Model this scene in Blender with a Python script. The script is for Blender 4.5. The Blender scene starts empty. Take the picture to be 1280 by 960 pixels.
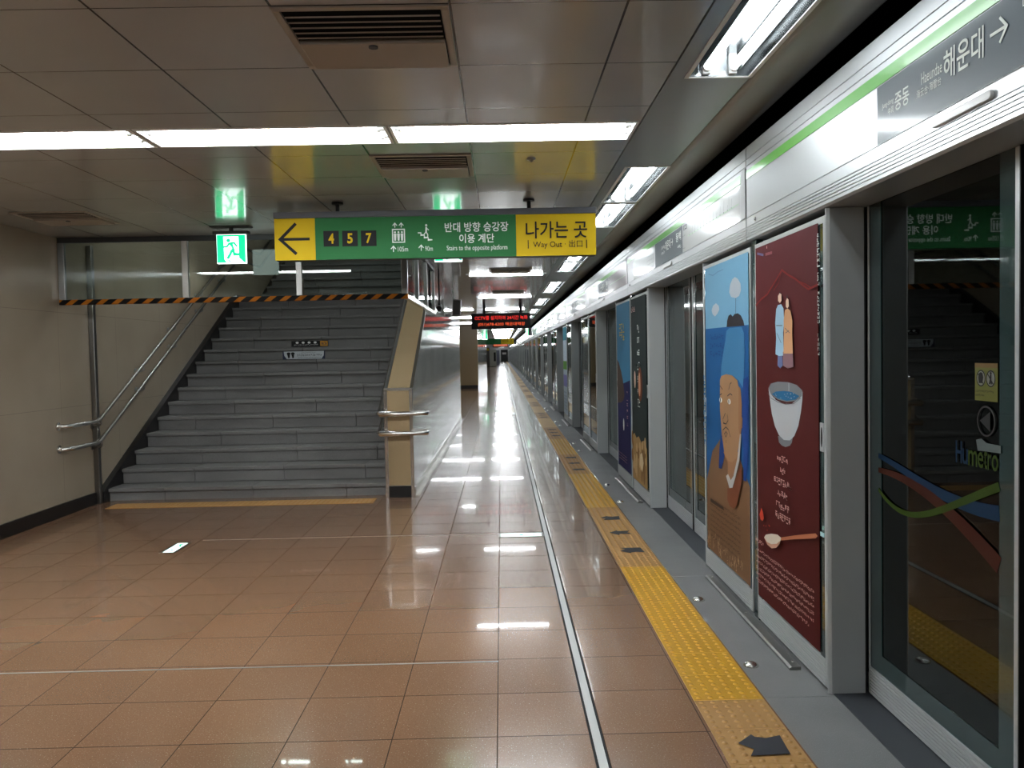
import bpy, bmesh, math, random
from mathutils import Vector, Matrix
random.seed(7)
SC = bpy.context.scene
COL = SC.collection
PI = math.pi

# ------------------------------------------------------------------ camera, world, exposure
H, FPX = 1.5, 1035.0
YAW, PITCH, ROLL = 0.01231, 0.03756, -0.01978
cf = Vector((math.sin(YAW) * math.cos(PITCH), math.cos(YAW) * math.cos(PITCH), -math.sin(PITCH)))
cr0 = Vector((math.cos(YAW), -math.sin(YAW), 0.0))
cu0 = cr0.cross(cf)
cr = cr0 * math.cos(ROLL) + cu0 * math.sin(ROLL)
cu = -cr0 * math.sin(ROLL) + cu0 * math.cos(ROLL)
camd = bpy.data.cameras.new('camera')
cam = bpy.data.objects.new('camera', camd)
COL.objects.link(cam)
camd.sensor_fit = 'HORIZONTAL'
camd.sensor_width = 36.0
camd.lens = 36.0 * FPX / 1280.0
camd.clip_start, camd.clip_end = 0.02, 400.0
cb = -cf
cam.matrix_world = Matrix(((cr.x, cu.x, cb.x, 0), (cr.y, cu.y, cb.y, 0), (cr.z, cu.z, cb.z, H), (0, 0, 0, 1)))
SC.camera = cam
vs = SC.view_settings
vs.view_transform = 'Standard'
vs.look = 'None'
vs.gamma = 1.0
vs.use_curve_mapping = False
vs.exposure = 1.02
TUBE_ROW, TUBE_FAR, TUBE_EDGE, TUBE_STAIR = 40.0, 19.0, 5.5, 32.0     # radiance of the fluorescent tubes
W = bpy.data.worlds.new('world')
SC.world = W
W.use_nodes = True
W.node_tree.nodes['Background'].inputs[0].default_value = (0.8, 0.9, 1.0, 1)
W.node_tree.nodes['Background'].inputs[1].default_value = 0.0


def ray(px, py):
    return cr * ((px - 640) / FPX) - cu * ((py - 480) / FPX) + cf


# ------------------------------------------------------------------ materials
def lin(c):
    return c / 12.92 if c <= 0.04045 else ((c + 0.055) / 1.055) ** 2.4


def rgb(r, g, b):
    return (lin(r / 255), lin(g / 255), lin(b / 255), 1.0)


MATS = {}


def mat(name, col, rough=0.5, metal=0.0, spec=0.5, coat=0.0, coat_rough=0.1, emit=None, es=0.0):
    if name in MATS:
        return MATS[name]
    m = bpy.data.materials.new(name)
    m.use_nodes = True
    b = m.node_tree.nodes['Principled BSDF']
    b.inputs['Base Color'].default_value = rgb(*col)
    b.inputs['Roughness'].default_value = rough
    b.inputs['Metallic'].default_value = metal
    b.inputs['Specular IOR Level'].default_value = spec
    b.inputs['Coat Weight'].default_value = coat
    b.inputs['Coat Roughness'].default_value = coat_rough
    if emit:
        b.inputs['Emission Color'].default_value = rgb(*emit)
        b.inputs['Emission Strength'].default_value = es
    MATS[name] = m
    return m


class NT:
    """small wrapper for building node graphs"""
    def __init__(s, m):
        s.t = m.node_tree
        s.b = s.t.nodes['Principled BSDF']

    def n(s, typ, **kw):
        nd = s.t.nodes.new(typ)
        for k, v in kw.items():
            setattr(nd, k, v)
        return nd

    def link(s, a, b):
        s.t.links.new(a, b)

    def val(s, sock, v):
        if hasattr(v, 'is_output'):
            s.link(v, sock)
        else:
            sock.default_value = v

    def math(s, op, a, b=0.0):
        nd = s.n('ShaderNodeMath', operation=op)
        s.val(nd.inputs[0], a)
        s.val(nd.inputs[1], b)
        return nd.outputs[0]

    def mix(s, f, a, b):
        nd = s.n('ShaderNodeMix', data_type='RGBA')
        s.val(nd.inputs[0], f)
        s.val(nd.inputs[6], a)
        s.val(nd.inputs[7], b)
        return nd.outputs[2]

    def noise(s, vec, scale, detail=3.0, rough=0.55):
        nd = s.n('ShaderNodeTexNoise')
        s.val(nd.inputs['Vector'], vec)
        nd.inputs['Scale'].default_value = scale
        nd.inputs['Detail'].default_value = detail
        nd.inputs['Roughness'].default_value = rough
        return nd.outputs['Fac']

    def ramp(s, f, lo, hi):
        nd = s.n('ShaderNodeMapRange')
        s.val(nd.inputs[0], f)
        nd.inputs[1].default_value = lo
        nd.inputs[2].default_value = hi
        return nd.outputs[0]

    def coords(s):
        tc = s.n('ShaderNodeTexCoord')
        sp = s.n('ShaderNodeSeparateXYZ')
        s.link(tc.outputs['Object'], sp.inputs[0])
        return tc.outputs['Object'], sp.outputs

    def line(s, c, origin, pitch, half):
        """1 on grid lines at origin + k*pitch along coordinate c"""
        a = s.math('SUBTRACT', c, origin - half)
        a = s.math('FLOORED_MODULO', a, pitch)
        return s.math('LESS_THAN', a, 2 * half)

    def cell(s, c, origin, pitch):
        return s.math('FLOOR', s.math('DIVIDE', s.math('SUBTRACT', c, origin), pitch))

    def scaled(s, vec, sc):
        nd = s.n('ShaderNodeMapping')
        s.link(vec, nd.inputs[0])
        nd.inputs['Scale'].default_value = sc
        return nd.outputs[0]

    def bump(s, h, strength, dist=0.01):
        nd = s.n('ShaderNodeBump')
        nd.inputs['Strength'].default_value = strength
        nd.inputs['Distance'].default_value = dist
        s.link(h, nd.inputs['Height'])
        s.link(nd.outputs[0], s.b.inputs['Normal'])


def m_floor():
    m = mat('polished brown terrazzo tile', (133, 101, 78), 0.1, spec=0.9, coat=0.3, coat_rough=0.03)
    t = NT(m)
    t.b.inputs['Coat IOR'].default_value = 1.5
    v, (x, y, z) = t.coords()
    lx = t.line(x, -0.045, 0.412, 0.0022)
    ly = t.line(y, 3.187, 0.4105, 0.0028)
    g = t.math('MAXIMUM', lx, ly)
    cx = t.cell(x, -0.045, 0.412)
    cy = t.cell(y, 3.187, 0.4105)
    wn = t.n('ShaderNodeTexWhiteNoise', noise_dimensions='2D')
    cmb = t.n('ShaderNodeCombineXYZ')
    t.link(cx, cmb.inputs[0])
    t.link(cy, cmb.inputs[1])
    t.link(cmb.outputs[0], wn.inputs['Vector'])
    base = t.mix(wn.outputs['Value'], rgb(130, 97, 72), rgb(141, 106, 80))
    cloud = t.noise(v, 1.3, 2)
    base = t.mix(t.math('MULTIPLY', t.ramp(cloud, 0.35, 0.7), 0.35), base, rgb(124, 89, 63))
    sp = t.noise(v, 170.0, 1)
    base = t.mix(t.math('MULTIPLY', t.math('GREATER_THAN', sp, 0.68), 0.55), base, rgb(196, 176, 152))
    sp2 = t.noise(v, 120.0, 1)
    base = t.mix(t.math('MULTIPLY', t.math('LESS_THAN', sp2, 0.33), 0.4), base, rgb(84, 60, 46))
    t.link(t.mix(g, base, rgb(64, 49, 38)), t.b.inputs['Base Color'])
    ng = t.math('SUBTRACT', 1.0, g)
    t.link(t.math('MULTIPLY', ng, 0.9), t.b.inputs['Specular IOR Level'])
    t.link(t.math('MULTIPLY', ng, 0.3), t.b.inputs['Coat Weight'])
    r = t.math('ADD', t.math('MULTIPLY', t.noise(v, 3.0, 2), 0.06), 0.17)
    t.link(t.math('ADD', r, t.math('MULTIPLY', g, 0.4)), t.b.inputs['Roughness'])
    # faint waviness of the polish, so mirrored lights are not perfectly straight
    t.bump(t.noise(v, 2.6, 1), 0.035, 0.01)
    return m


def m_ceiling():
    m = mat('satin metal ceiling panel', (176, 176, 174), 0.22, spec=0.6, coat=0.5, coat_rough=0.06)
    t = NT(m)
    v, (x, y, z) = t.coords()
    lx = t.line(x, -0.152, 0.6135, 0.0045)
    la = t.line(y, 2.885, 0.6115, 0.003)
    lb = t.line(y, 5.015, 0.6065, 0.003)
    far = t.math('GREATER_THAN', y, 4.56)
    ly = t.math('ADD', t.math('MULTIPLY', lb, far), t.math('MULTIPLY', la, t.math('SUBTRACT', 1.0, far)))
    g = t.math('MAXIMUM', lx, ly)
    base = t.mix(t.ramp(t.noise(v, 0.9, 2), 0.3, 0.7), rgb(172, 171, 168), rgb(184, 183, 180))
    t.link(t.mix(g, base, rgb(40, 36, 33)), t.b.inputs['Base Color'])
    t.bump(t.noise(v, 1.6, 1), 0.05, 0.01)
    return m


def m_wall():
    m = mat('glossy cream wall panel', (172, 160, 136), 0.16, spec=0.5)
    t = NT(m)
    v, (x, y, z) = t.coords()
    ly = t.line(y, 0.9, 1.2, 0.0015)
    lz = t.line(z, 0.12, 0.93, 0.0015)
    g = t.math('MAXIMUM', ly, lz)
    base = t.mix(t.ramp(t.noise(v, 0.8, 3), 0.3, 0.7), rgb(148, 134, 115), rgb(164, 150, 131))
    t.link(t.mix(t.math('MULTIPLY', g, 0.5), base, rgb(70, 62, 50)), t.b.inputs['Base Color'])
    t.bump(t.noise(v, 1.1, 1), 0.12, 0.01)
    return m


def m_gloss_wall():
    m = mat('glossy pale grey enamel panel', (170, 171, 166), 0.09, spec=0.6, coat=0.5, coat_rough=0.05)
    t = NT(m)
    v, (x, y, z) = t.coords()
    ly = t.line(y, 8.71, 0.9, 0.002)
    base = t.mix(t.ramp(t.noise(v, 1.4, 2), 0.3, 0.7), rgb(186, 185, 178), rgb(204, 204, 199))
    t.link(t.mix(t.math('MULTIPLY', ly, 0.6), base, rgb(90, 90, 88)), t.b.inputs['Base Color'])
    t.bump(t.noise(t.scaled(v, (1, 1, 0.12)), 4.0, 2), 0.06, 0.01)
    return m


def m_granite(name, a, b, rough=0.55, spk=0.25):
    m = mat(name, a, rough)
    t = NT(m)
    v, _ = t.coords()
    base = t.mix(t.ramp(t.noise(v, 2.0, 4), 0.3, 0.7), rgb(*a), rgb(*b))
    sp = t.noise(v, 260.0, 1)
    base = t.mix(t.math('MULTIPLY', t.math('GREATER_THAN', sp, 0.62), spk), base, rgb(min(a[0] + 60, 255), min(a[1] + 60, 255), min(a[2] + 60, 255)))
    t.link(base, t.b.inputs['Base Color'])
    return m


def m_metal(name, col, rough, stretch=None, bs=0.05, metal=1.0):
    m = mat(name, col, rough, metal)
    if stretch:
        t = NT(m)
        v, _ = t.coords()
        nz = t.noise(t.scaled(v, stretch), 6.0, 4)
        t.link(t.math('ADD', t.math('MULTIPLY', nz, 0.16), rough - 0.08), t.b.inputs['Roughness'])
    return m


def m_glass(name, tint, refl=1.5, alpha_tint=0.9):
    m = bpy.data.materials.new(name)
    m.use_nodes = True
    nt = m.node_tree
    nt.nodes.clear()
    o = nt.nodes.new('ShaderNodeOutputMaterial')
    tr = nt.nodes.new('ShaderNodeBsdfTransparent')
    tr.inputs[0].default_value = rgb(*tint)
    gl = nt.nodes.new('ShaderNodeBsdfGlossy')
    gl.inputs['Roughness'].default_value = 0.015
    gl.inputs['Color'].default_value = (0.9, 0.95, 0.94, 1)
    fr = nt.nodes.new('ShaderNodeFresnel')
    fr.inputs[0].default_value = refl
    mx = nt.nodes.new('ShaderNodeMixShader')
    nt.links.new(fr.outputs[0], mx.inputs[0])
    nt.links.new(tr.outputs[0], mx.inputs[1])
    nt.links.new(gl.outputs[0], mx.inputs[2])
    nt.links.new(mx.outputs[0], o.inputs[0])
    return m


FLOOR, CEIL, WALL, GWALL = m_floor(), m_ceiling(), m_wall(), m_gloss_wall()
STEP = m_granite('grey granite step', (105, 103, 101), (118, 116, 114), 0.62)
EDGE = m_granite('grey granite platform edge', (108, 109, 110), (122, 123, 123), 0.5)
ALU = m_metal('brushed aluminium header', (186, 189, 191), 0.36, metal=0.65)
ALUD = mat('satin aluminium', (182, 185, 186), 0.4, 0.25)
PILL = mat('grey painted metal', (166, 170, 170), 0.45, 0.0)
STEEL = m_metal('polished stainless steel', (215, 213, 208), 0.22)
STEELB = m_metal('brushed stainless steel', (140, 138, 135), 0.3)
CHROME = m_metal('chrome reflector', (170, 173, 175), 0.2)
BLACK = mat('black plastic', (12, 12, 13), 0.6, spec=0.3)
BLACKB = mat('black stone base', (22, 20, 20), 0.35)
DARK = mat('dark void', (8, 8, 9), 0.9, spec=0.1)
DGREY = mat('dark grey metal', (58, 60, 63), 0.5)
CONC = mat('dark tunnel concrete', (38, 38, 38), 0.9)
CREAM = mat('cream enamel panel', (160, 138, 104), 0.3, spec=0.4)
CREAMV = mat('cream vent metal', (158, 147, 134), 0.45)
WHITE = mat('white paint', (232, 232, 230), 0.4)
WGLOSS = mat('white gloss panel', (226, 230, 230), 0.25, coat=0.4)
GASKET = mat('black rubber gasket', (14, 15, 15), 0.6)
FRIT_REFL = mat('teal grey glass border and reflection', (44, 62, 62), 0.12, coat=0.6, coat_rough=0.03)  # teal tone stands for the frit and the reflection in the double glass
GLASS = m_glass('dark tinted door glass', (130, 150, 146), 1.55)
SGLASS = m_glass('clear smoke screen glass', (226, 232, 228), 1.45)
TUBEM = mat('lit ceiling row tube', (255, 255, 255), 0.4, emit=(246, 252, 255), es=TUBE_ROW)
TUBEE = mat('lit platform edge tube', (255, 255, 255), 0.4, emit=(244, 252, 255), es=TUBE_EDGE)
TUBEF = mat('lit crosswise tube', (255, 255, 255), 0.4, emit=(246, 252, 255), es=TUBE_FAR)
TUBES = mat('lit stair tube', (255, 255, 255), 0.4, emit=(244, 252, 255), es=TUBE_STAIR)
YEL = mat('yellow tactile tile', (190, 142, 28), 0.38)
TAN = mat('worn tan tactile tile', (172, 130, 74), 0.5)
NAVY = mat('worn navy sticker', (36, 38, 46), 0.6)
EXG = mat('lit exit green', (0, 190, 120), 0.4, emit=(0, 205, 130), es=0.9)
EXW = mat('lit exit white', (240, 255, 250), 0.4, emit=(235, 255, 248), es=1.6)
SIGNG = mat('sign green', (38, 104, 56), 0.6, spec=0.2)
SIGNY = mat('sign yellow', (196, 166, 10), 0.6, spec=0.2)
SIGNK = mat('sign charcoal', (30, 30, 32), 0.65, spec=0.2)
SIGNW = mat('sign white', (226, 232, 226), 0.6, spec=0.2)
LEDR = mat('lit red dots', (255, 30, 20), 0.4, emit=(255, 34, 22), es=0.36)
LEDO = mat('lit orange dots', (255, 90, 40), 0.4, emit=(255, 92, 36), es=0.36)
LBLUE = mat('line green', (104, 186, 82), 0.3, coat=0.4)
SLATE = mat('slate line panel', (58, 72, 80), 0.42, 0.0, 0.3, coat=0.12)


# ------------------------------------------------------------------ mesh helpers
class MB:
    def __init__(s):
        s.v, s.f, s.mi, s.sm, s.mats = [], [], [], [], []
        s.cur = 0

    def use(s, m):
        if m not in s.mats:
            s.mats.append(m)
        s.cur = s.mats.index(m)
        return s

    def add(s, verts, faces, smooth=False):
        o = len(s.v)
        s.v += [tuple(p) for p in verts]
        for f in faces:
            s.f.append([i + o for i in f])
            s.mi.append(s.cur)
            s.sm.append(smooth)
        return s

    def box(s, x0, x1, y0, y1, z0, z1):
        v = [(x, y, z) for x in (x0, x1) for y in (y0, y1) for z in (z0, z1)]
        return s.add(v, [(0, 1, 3, 2), (4, 6, 7, 5), (0, 4, 5, 1), (2, 3, 7, 6), (0, 2, 6, 4), (1, 5, 7, 3)])

    def prism(s, poly, axis, a0, a1):
        """poly of 2D points in the two other axes (in x,y,z order)"""
        n = len(poly)

        def P(p, a):
            return (a, p[0], p[1]) if axis == 0 else ((p[0], a, p[1]) if axis == 1 else (p[0], p[1], a))
        v = [P(p, a0) for p in poly] + [P(p, a1) for p in poly]
        f = [(i, (i + 1) % n, n + (i + 1) % n, n + i) for i in range(n)]
        return s.add(v, f + [tuple(range(n))[::-1], tuple(range(n, 2 * n))])

    def tube(s, pts, r, n=12, caps=True):
        pts = [Vector(p) for p in pts]
        rings, up = [], None
        for i, p in enumerate(pts):
            d = (pts[min(i + 1, len(pts) - 1)] - pts[max(i - 1, 0)]).normalized()
            if up is None:
                up = Vector((0, 0, 1)) if abs(d.z) < 0.9 else Vector((1, 0, 0))
            a = d.cross(up).normalized()
            b = a.cross(d).normalized()
            up = b
            k = 1.0
            if 0 < i < len(pts) - 1:
                e = (p - pts[i - 1]).normalized()
                k = 1.0 / max(0.5, e.dot(d))
            rings.append([p + (a * math.cos(2 * PI * j / n) + b * math.sin(2 * PI * j / n)) * r * k for j in range(n)])
        v = [q for rg in rings for q in rg]
        f = [(i * n + j, i * n + (j + 1) % n, (i + 1) * n + (j + 1) % n, (i + 1) * n + j) for i in range(len(pts) - 1) for j in range(n)]
        s.add(v, f, True)
        if caps:
            s.add(rings[0], [tuple(range(n))[::-1]])
            s.add(rings[-1], [tuple(range(n))])
        return s

    def lathe(s, prof, c, n=20):
        v = [(c[0] + r * math.cos(2 * PI * j / n), c[1] + r * math.sin(2 * PI * j / n), c[2] + z) for r, z in prof for j in range(n)]
        f = [(i * n + j, i * n + (j + 1) % n, (i + 1) * n + (j + 1) % n, (i + 1) * n + j) for i in range(len(prof) - 1) for j in range(n)]
        return s.add(v, f + [tuple(range(n))[::-1], tuple(range(len(prof) * n - n, len(prof) * n))], True)

    def build(s, name, m=None, parent=None, bevel=0.0, loc=None):
        me = bpy.data.meshes.new(name)
        me.from_pydata(s.v, [], s.f)
        ms = s.mats if s.mats else [m]
        for q in ms:
            me.materials.append(q)
        me.polygons.foreach_set('material_index', s.mi)
        me.polygons.foreach_set('use_smooth', s.sm)
        bm = bmesh.new()
        bm.from_mesh(me)
        bmesh.ops.recalc_face_normals(bm, faces=bm.faces)
        bm.to_mesh(me)
        bm.free()
        o = bpy.data.objects.new(name, me)
        COL.objects.link(o)
        if parent:
            o.parent = parent
        if loc:
            o.location = loc
        if bevel:
            md = o.modifiers.new('bevel', 'BEVEL')
            md.width = bevel
            md.segments = 2
            md.limit_method = 'ANGLE'
        return o


def tag(o, label=None, cat=None, group=None, kind=None):
    if label:
        o['label'] = label
    if cat:
        o['category'] = cat
    if group:
        o['group'] = group
    if kind:
        o['kind'] = kind
    return o


def struct(o, label=None):
    return tag(o, label, None, None, 'structure')


def thing(name, label, cat, loc=(0, 0, 0), group=None):
    o = bpy.data.objects.new(name, None)
    o.empty_display_size = 0.1
    COL.objects.link(o)
    o.location = loc
    return tag(o, label, cat, group, 'thing')


def kids(o):
    return [c for c in bpy.data.objects if c.parent == o]


def dup(root, offset, label, group=None, skip=()):
    def cp(o, par):
        c = o.copy()
        COL.objects.link(c)
        if par:
            c.parent = par
        for ch in KIDS(o):
            if ch.name.split('.')[0] not in skip:
                cp(ch, c)
        return c
    r = cp(root, None)
    r.location = root.location + Vector(offset)
    r['label'] = label
    if group:
        r['group'] = group
    elif 'group' in r:
        pass
    return r


_kc = {}


def KIDS(o):
    if o.name not in _kc:
        _kc[o.name] = list(o.children)
    return _kc[o.name]


# ---- flat printing: text and shapes laid on a plane
_txt = {}


def text_mesh(body, weight=0.0):
    key = (body, weight)
    if key in _txt:
        return _txt[key]
    cu_ = bpy.data.curves.new('txt', 'FONT')
    cu_.body = body
    cu_.offset = weight
    cu_.resolution_u = 3
    ob = bpy.data.objects.new('txt', cu_)
    COL.objects.link(ob)
    dg = bpy.context.evaluated_depsgraph_get()
    me = bpy.data.meshes.new_from_object(ob.evaluated_get(dg))
    v = [(p.co.x, p.co.y) for p in me.vertices]
    f = [tuple(p.vertices) for p in me.polygons]
    bpy.data.objects.remove(ob)
    bpy.data.curves.remove(cu_)
    bpy.data.meshes.remove(me)
    xs, ys = [p[0] for p in v], [p[1] for p in v]
    _txt[key] = (v, f, (min(xs), max(xs), min(ys), max(ys)))
    return _txt[key]


class Draw:
    """flat print on a plane o + u*U + v*V, with layers 0.3 mm apart along N"""
    def __init__(s, o, U, V, N, mb=None, start=0.0, gap=0.0003):
        s.o, s.U, s.V, s.N = Vector(o), Vector(U), Vector(V), Vector(N)
        s.mb = mb or MB()
        s.d, s.gap = start, gap

    def P(s, u, v):
        return s.o + s.U * u + s.V * v + s.N * s.d

    def poly(s, pts, m):
        s.d += s.gap
        s.mb.use(m).add([s.P(*p) for p in pts], [tuple(range(len(pts)))])
        return s

    def rect(s, u0, u1, v0, v1, m):
        return s.poly([(u0, v0), (u1, v0), (u1, v1), (u0, v1)], m)

    def ell(s, u, v, a, b, m, n=28, t0=0.0, t1=2 * PI):
        return s.poly([(u + a * math.cos(t0 + (t1 - t0) * i / n), v + b * math.sin(t0 + (t1 - t0) * i / n)) for i in range(n + (0 if t1 - t0 > 6.2 else 1))], m)

    def ring(s, u, v, a, b, w, m, n=32):
        s.d += s.gap
        pts = []
        for k in (0, 1):
            for i in range(n):
                t = 2 * PI * i / n
                pts.append(s.P(u + (a - w * k) * math.cos(t), v + (b - w * k) * math.sin(t)))
        s.mb.use(m).add(pts, [(i, (i + 1) % n, n + (i + 1) % n, n + i) for i in range(n)])
        return s

    def stroke(s, pts, w, m, w1=None):
        s.d += s.gap
        L, Rr = [], []
        n = len(pts)
        for i, p in enumerate(pts):
            a, b = pts[max(i - 1, 0)], pts[min(i + 1, n - 1)]
            dx, dy = b[0] - a[0], b[1] - a[1]
            l = math.hypot(dx, dy) or 1
            ww = (w + ((w1 if w1 is not None else w) - w) * i / max(n - 1, 1)) / 2
            k = 1.0
            if 0 < i < n - 1:
                ex, ey = p[0] - a[0], p[1] - a[1]
                el = math.hypot(ex, ey) or 1
                k = 1 / max(0.55, (ex * dx + ey * dy) / el / l)
            L.append(s.P(p[0] - dy / l * ww * k, p[1] + dx / l * ww * k))
            Rr.append(s.P(p[0] + dy / l * ww * k, p[1] - dx / l * ww * k))
        s.mb.use(m).add(L + Rr, [(i, i + 1, n + i + 1, n + i) for i in range(n - 1)])
        return s

    def text(s, body, u0, u1, v0, v1, m, weight=0.0):
        s.d += s.gap
        v, f, (a, b, c, d) = text_mesh(body, weight)
        s.mb.use(m).add([s.P(u0 + (p[0] - a) / (b - a) * (u1 - u0), v0 + (p[1] - c) / (d - c) * (v1 - v0)) for p in v], f)
        return s

    def scribble(s, u0, u1, v0, v1, n, m, seed=1):
        """n illegibly small characters: little strokes"""
        rr = random.Random(seed)
        w = (u1 - u0) / n
        h = v1 - v0
        t = abs(h) * 0.15
        s.d += s.gap
        for i in range(n):
            a = u0 + w * (i + 0.1)
            b = u0 + w * (i + 0.85)
            for k in range(4):
                if rr.random() < 0.5:
                    y = v0 + h * rr.choice((0.05, 0.35, 0.6, 0.9))
                    s.mb.use(m).add([s.P(a, y - t / 2), s.P(b, y - t / 2), s.P(b, y + t / 2), s.P(a, y + t / 2)], [(0, 1, 2, 3)])
                else:
                    x = a + (b - a) * rr.random()
                    q = v0 + h * 0.5 * rr.random()
                    ww = abs(t) * (1 if w > 0 else -1) / 2
                    s.mb.use(m).add([s.P(x - ww, q), s.P(x + ww, q), s.P(x + ww, q + h * 0.5), s.P(x - ww, q + h * 0.5)], [(0, 1, 2, 3)])
        return s


def onplane_x(X):
    def f(px, py):
        d = ray(px, py)
        t = X / d.x
        return (d.y * t, H + d.z * t)
    return f


# ================================================================== SETTING
ZC = 2.7                 # ceiling
XL = -4.29               # left wall face
XE = 0.76                # right edge of the panelled ceiling
YB, YF = -5.0, 147.0     # rear and far end of the platform
PF = 1.385               # platform face of the screen wall
PITCHY = 4.29
YB0 = 3.5                # camera-facing face of the first pillar

mb = MB()
mb.box(XL - 0.3, 1.10, YB, YF, -0.3, 0.0)
struct(mb.build('floor', FLOOR), 'polished brown terrazzo tile floor of the platform')

mb = MB()
yy = 2.88
ys = [YB]
while yy > YB:
    yy -= 1.93
y = -4.0
ed = [YB]
k = -2
while True:
    e = 3.487 + k * 1.9305
    if e > YF:
        break
    if e > YB:
        ed.append(e)
    k += 1
ed.append(YF)
for a, b in zip(ed, ed[1:]):
    mb.box(1.10, 1.66, a, b - 0.004, -0.3, 0.0)
struct(mb.build('trim_1', EDGE), 'grey granite slabs along the platform edge')

mb = MB()
mb.box(1.405, 1.60, YB, YF, 0.0, 0.004)
struct(mb.build('trim_2', mat('charcoal threshold strip', (56, 59, 64), 0.5)), 'charcoal threshold strip in front of the sliding doors')

# ceiling: cut into cells around the openings for lights
ROW1 = [(-0.57, 0.75), (-1.90, -0.58), (-3.23, -1.91), (-4.27, -3.24)]
holes = [(a + 0.01, b - 0.01, 4.39, 4.73) for a, b in ROW1]
ROWS = [8.1] + [7.6 + 5.0 * i for i in range(1, 28)]
for i, y in enumerate(ROWS):
    holes.append((-0.5, 0.70, y - 0.055, y + 0.055))
    if i in (3, 4, 5):
        holes.append((-1.9, -0.7, y - 0.055, y + 0.055))
for dx_, yr in ((0.1, -0.6), (-1.6, -0.6), (-3.2, -0.6), (-0.5, -3.8)):
    holes.append((dx_ - 0.6, dx_ + 0.6, yr - 0.055, yr + 0.055))
holes.append((XL - 0.31, -1.10, 8.2, 22.0))     # the stairwell

def cells(x0, x1, y0, y1, holes, z0, z1, mb):
    ysq = sorted({y0, y1} | {min(max(h[k], y0), y1) for h in holes for k in (2, 3)})
    for ya, yb in zip(ysq, ysq[1:]):
        if yb - ya < 1e-4:
            continue
        m = (ya + yb) / 2
        hs = sorted([(max(h[0], x0), min(h[1], x1)) for h in holes if h[2] < m < h[3]])
        x = x0
        for a, b in hs:
            if a > x + 1e-4:
                mb.box(x, a, ya, yb, z0, z1)
            x = max(x, b)
        if x < x1 - 1e-4:
            mb.box(x, x1, ya, yb, z0, z1)
    return mb

struct(cells(XL - 0.3, XE - 0.004, YB, YF, holes, ZC, ZC + 0.05, MB()).build('ceiling', CEIL), 'metal panelled ceiling of the platform')

# light trough panel along the platform edge and the cornice that curls up beside it
TX0, TX1 = 0.845, 1.120
troughs = []
k = -2
while True:
    y0 = 5.45 + 4.37 * k
    if y0 + 2.62 > YF:
        break
    troughs.append(y0)
    k += 1
th = [(TX0, TX1, y, y + 1.27) for y in troughs] + [(TX0, TX1, y + 1.33, y + 2.62) for y in troughs]
CEIL2 = mat('grey satin soffit panel', (142, 144, 142), 0.3, 0.0, 0.6, coat=0.3, coat_rough=0.12)
struct(cells(XE + 0.004, 1.128, YB, YF, th, ZC, ZC + 0.05, MB()).build('trim_3', CEIL2), 'grey soffit panel holding the lights along the platform edge')
mb = MB()
prof = [(1.136, 2.70), (1.19, 2.702), (1.25, 2.711), (1.31, 2.728), (1.37, 2.754), (1.43, 2.789), (1.50, 2.837), (1.58, 2.897), (1.68, 2.975), (1.70, 3.3)]
back = [(x, z + 0.012) for x, z in prof[:-1]] + [(1.69, 3.3)]
mb.prism(prof + back[::-1], 1, YB, YF)
o = struct(mb.build('trim_4', mat('grey curved cornice', (186, 189, 186), 0.4)), 'grey curved cornice above the screen wall')
for p in o.data.polygons:
    p.use_smooth = abs(p.normal.y) < 0.5
mb = MB()
mb.box(1.33, 6.0, YB, YF, 3.3, 3.4)
mb.box(XL - 0.3, 1.33, YB, YF, 3.31, 3.4) if False else None
struct(mb.build('trim_5', DARK), 'dark void above the screen wall')

# left wall, its base, wall behind, track side
mb = MB()
mb.box(XL - 0.3, XL, YB, 22.0, 0.0, 8.6)
mb.box(XL - 0.3, XL, 22.0, YF, 0.0, ZC)
struct(mb.build('wall_left', WALL), 'glossy cream panelled wall on the left')
mb = MB()
mb.box(XL, XL + 0.018, YB, 8.69, 0.0, 0.125)
struct(mb.build('baseboard_left', BLACKB), 'black skirting along the left wall')
mb = MB()
mb.box(XL - 0.3, 6.0, YB - 0.2, YB, -1.4, 3.4)
struct(mb.build('wall_rear', WALL))
mb = MB()
mb.box(5.8, 6.0, YB, YF, -1.4, 3.3)
mb.box(1.66, 5.8, YB, YF, -1.4, -1.2)
struct(mb.build('wall_right', CONC), 'dark tunnel wall beyond the tracks')
mb = MB()
mb.box(XL - 0.3, 6.0, YF, YF + 0.2, -1.4, 3.4)
struct(mb.build('wall_far', WGLOSS), 'white wall at the far end of the platform')
mb = MB()
mb.box(XL, -1.02, 36.0, 36.35, 0.12, ZC).use(mb.mats[0] if mb.mats else CREAM)
mb = MB().use(CREAM)
mb.box(XL, -1.02, 36.0, 36.3, 0.13, ZC)
mb.use(BLACKB).box(XL, -1.03, 36.01, 36.29, 0.0, 0.13)
mb.use(GWALL).box(-1.25, -1.02, 36.3, 58.0, 0.0, ZC)
struct(mb.build('wall_middle'), 'cream end wall with black base further along the platform')

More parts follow.
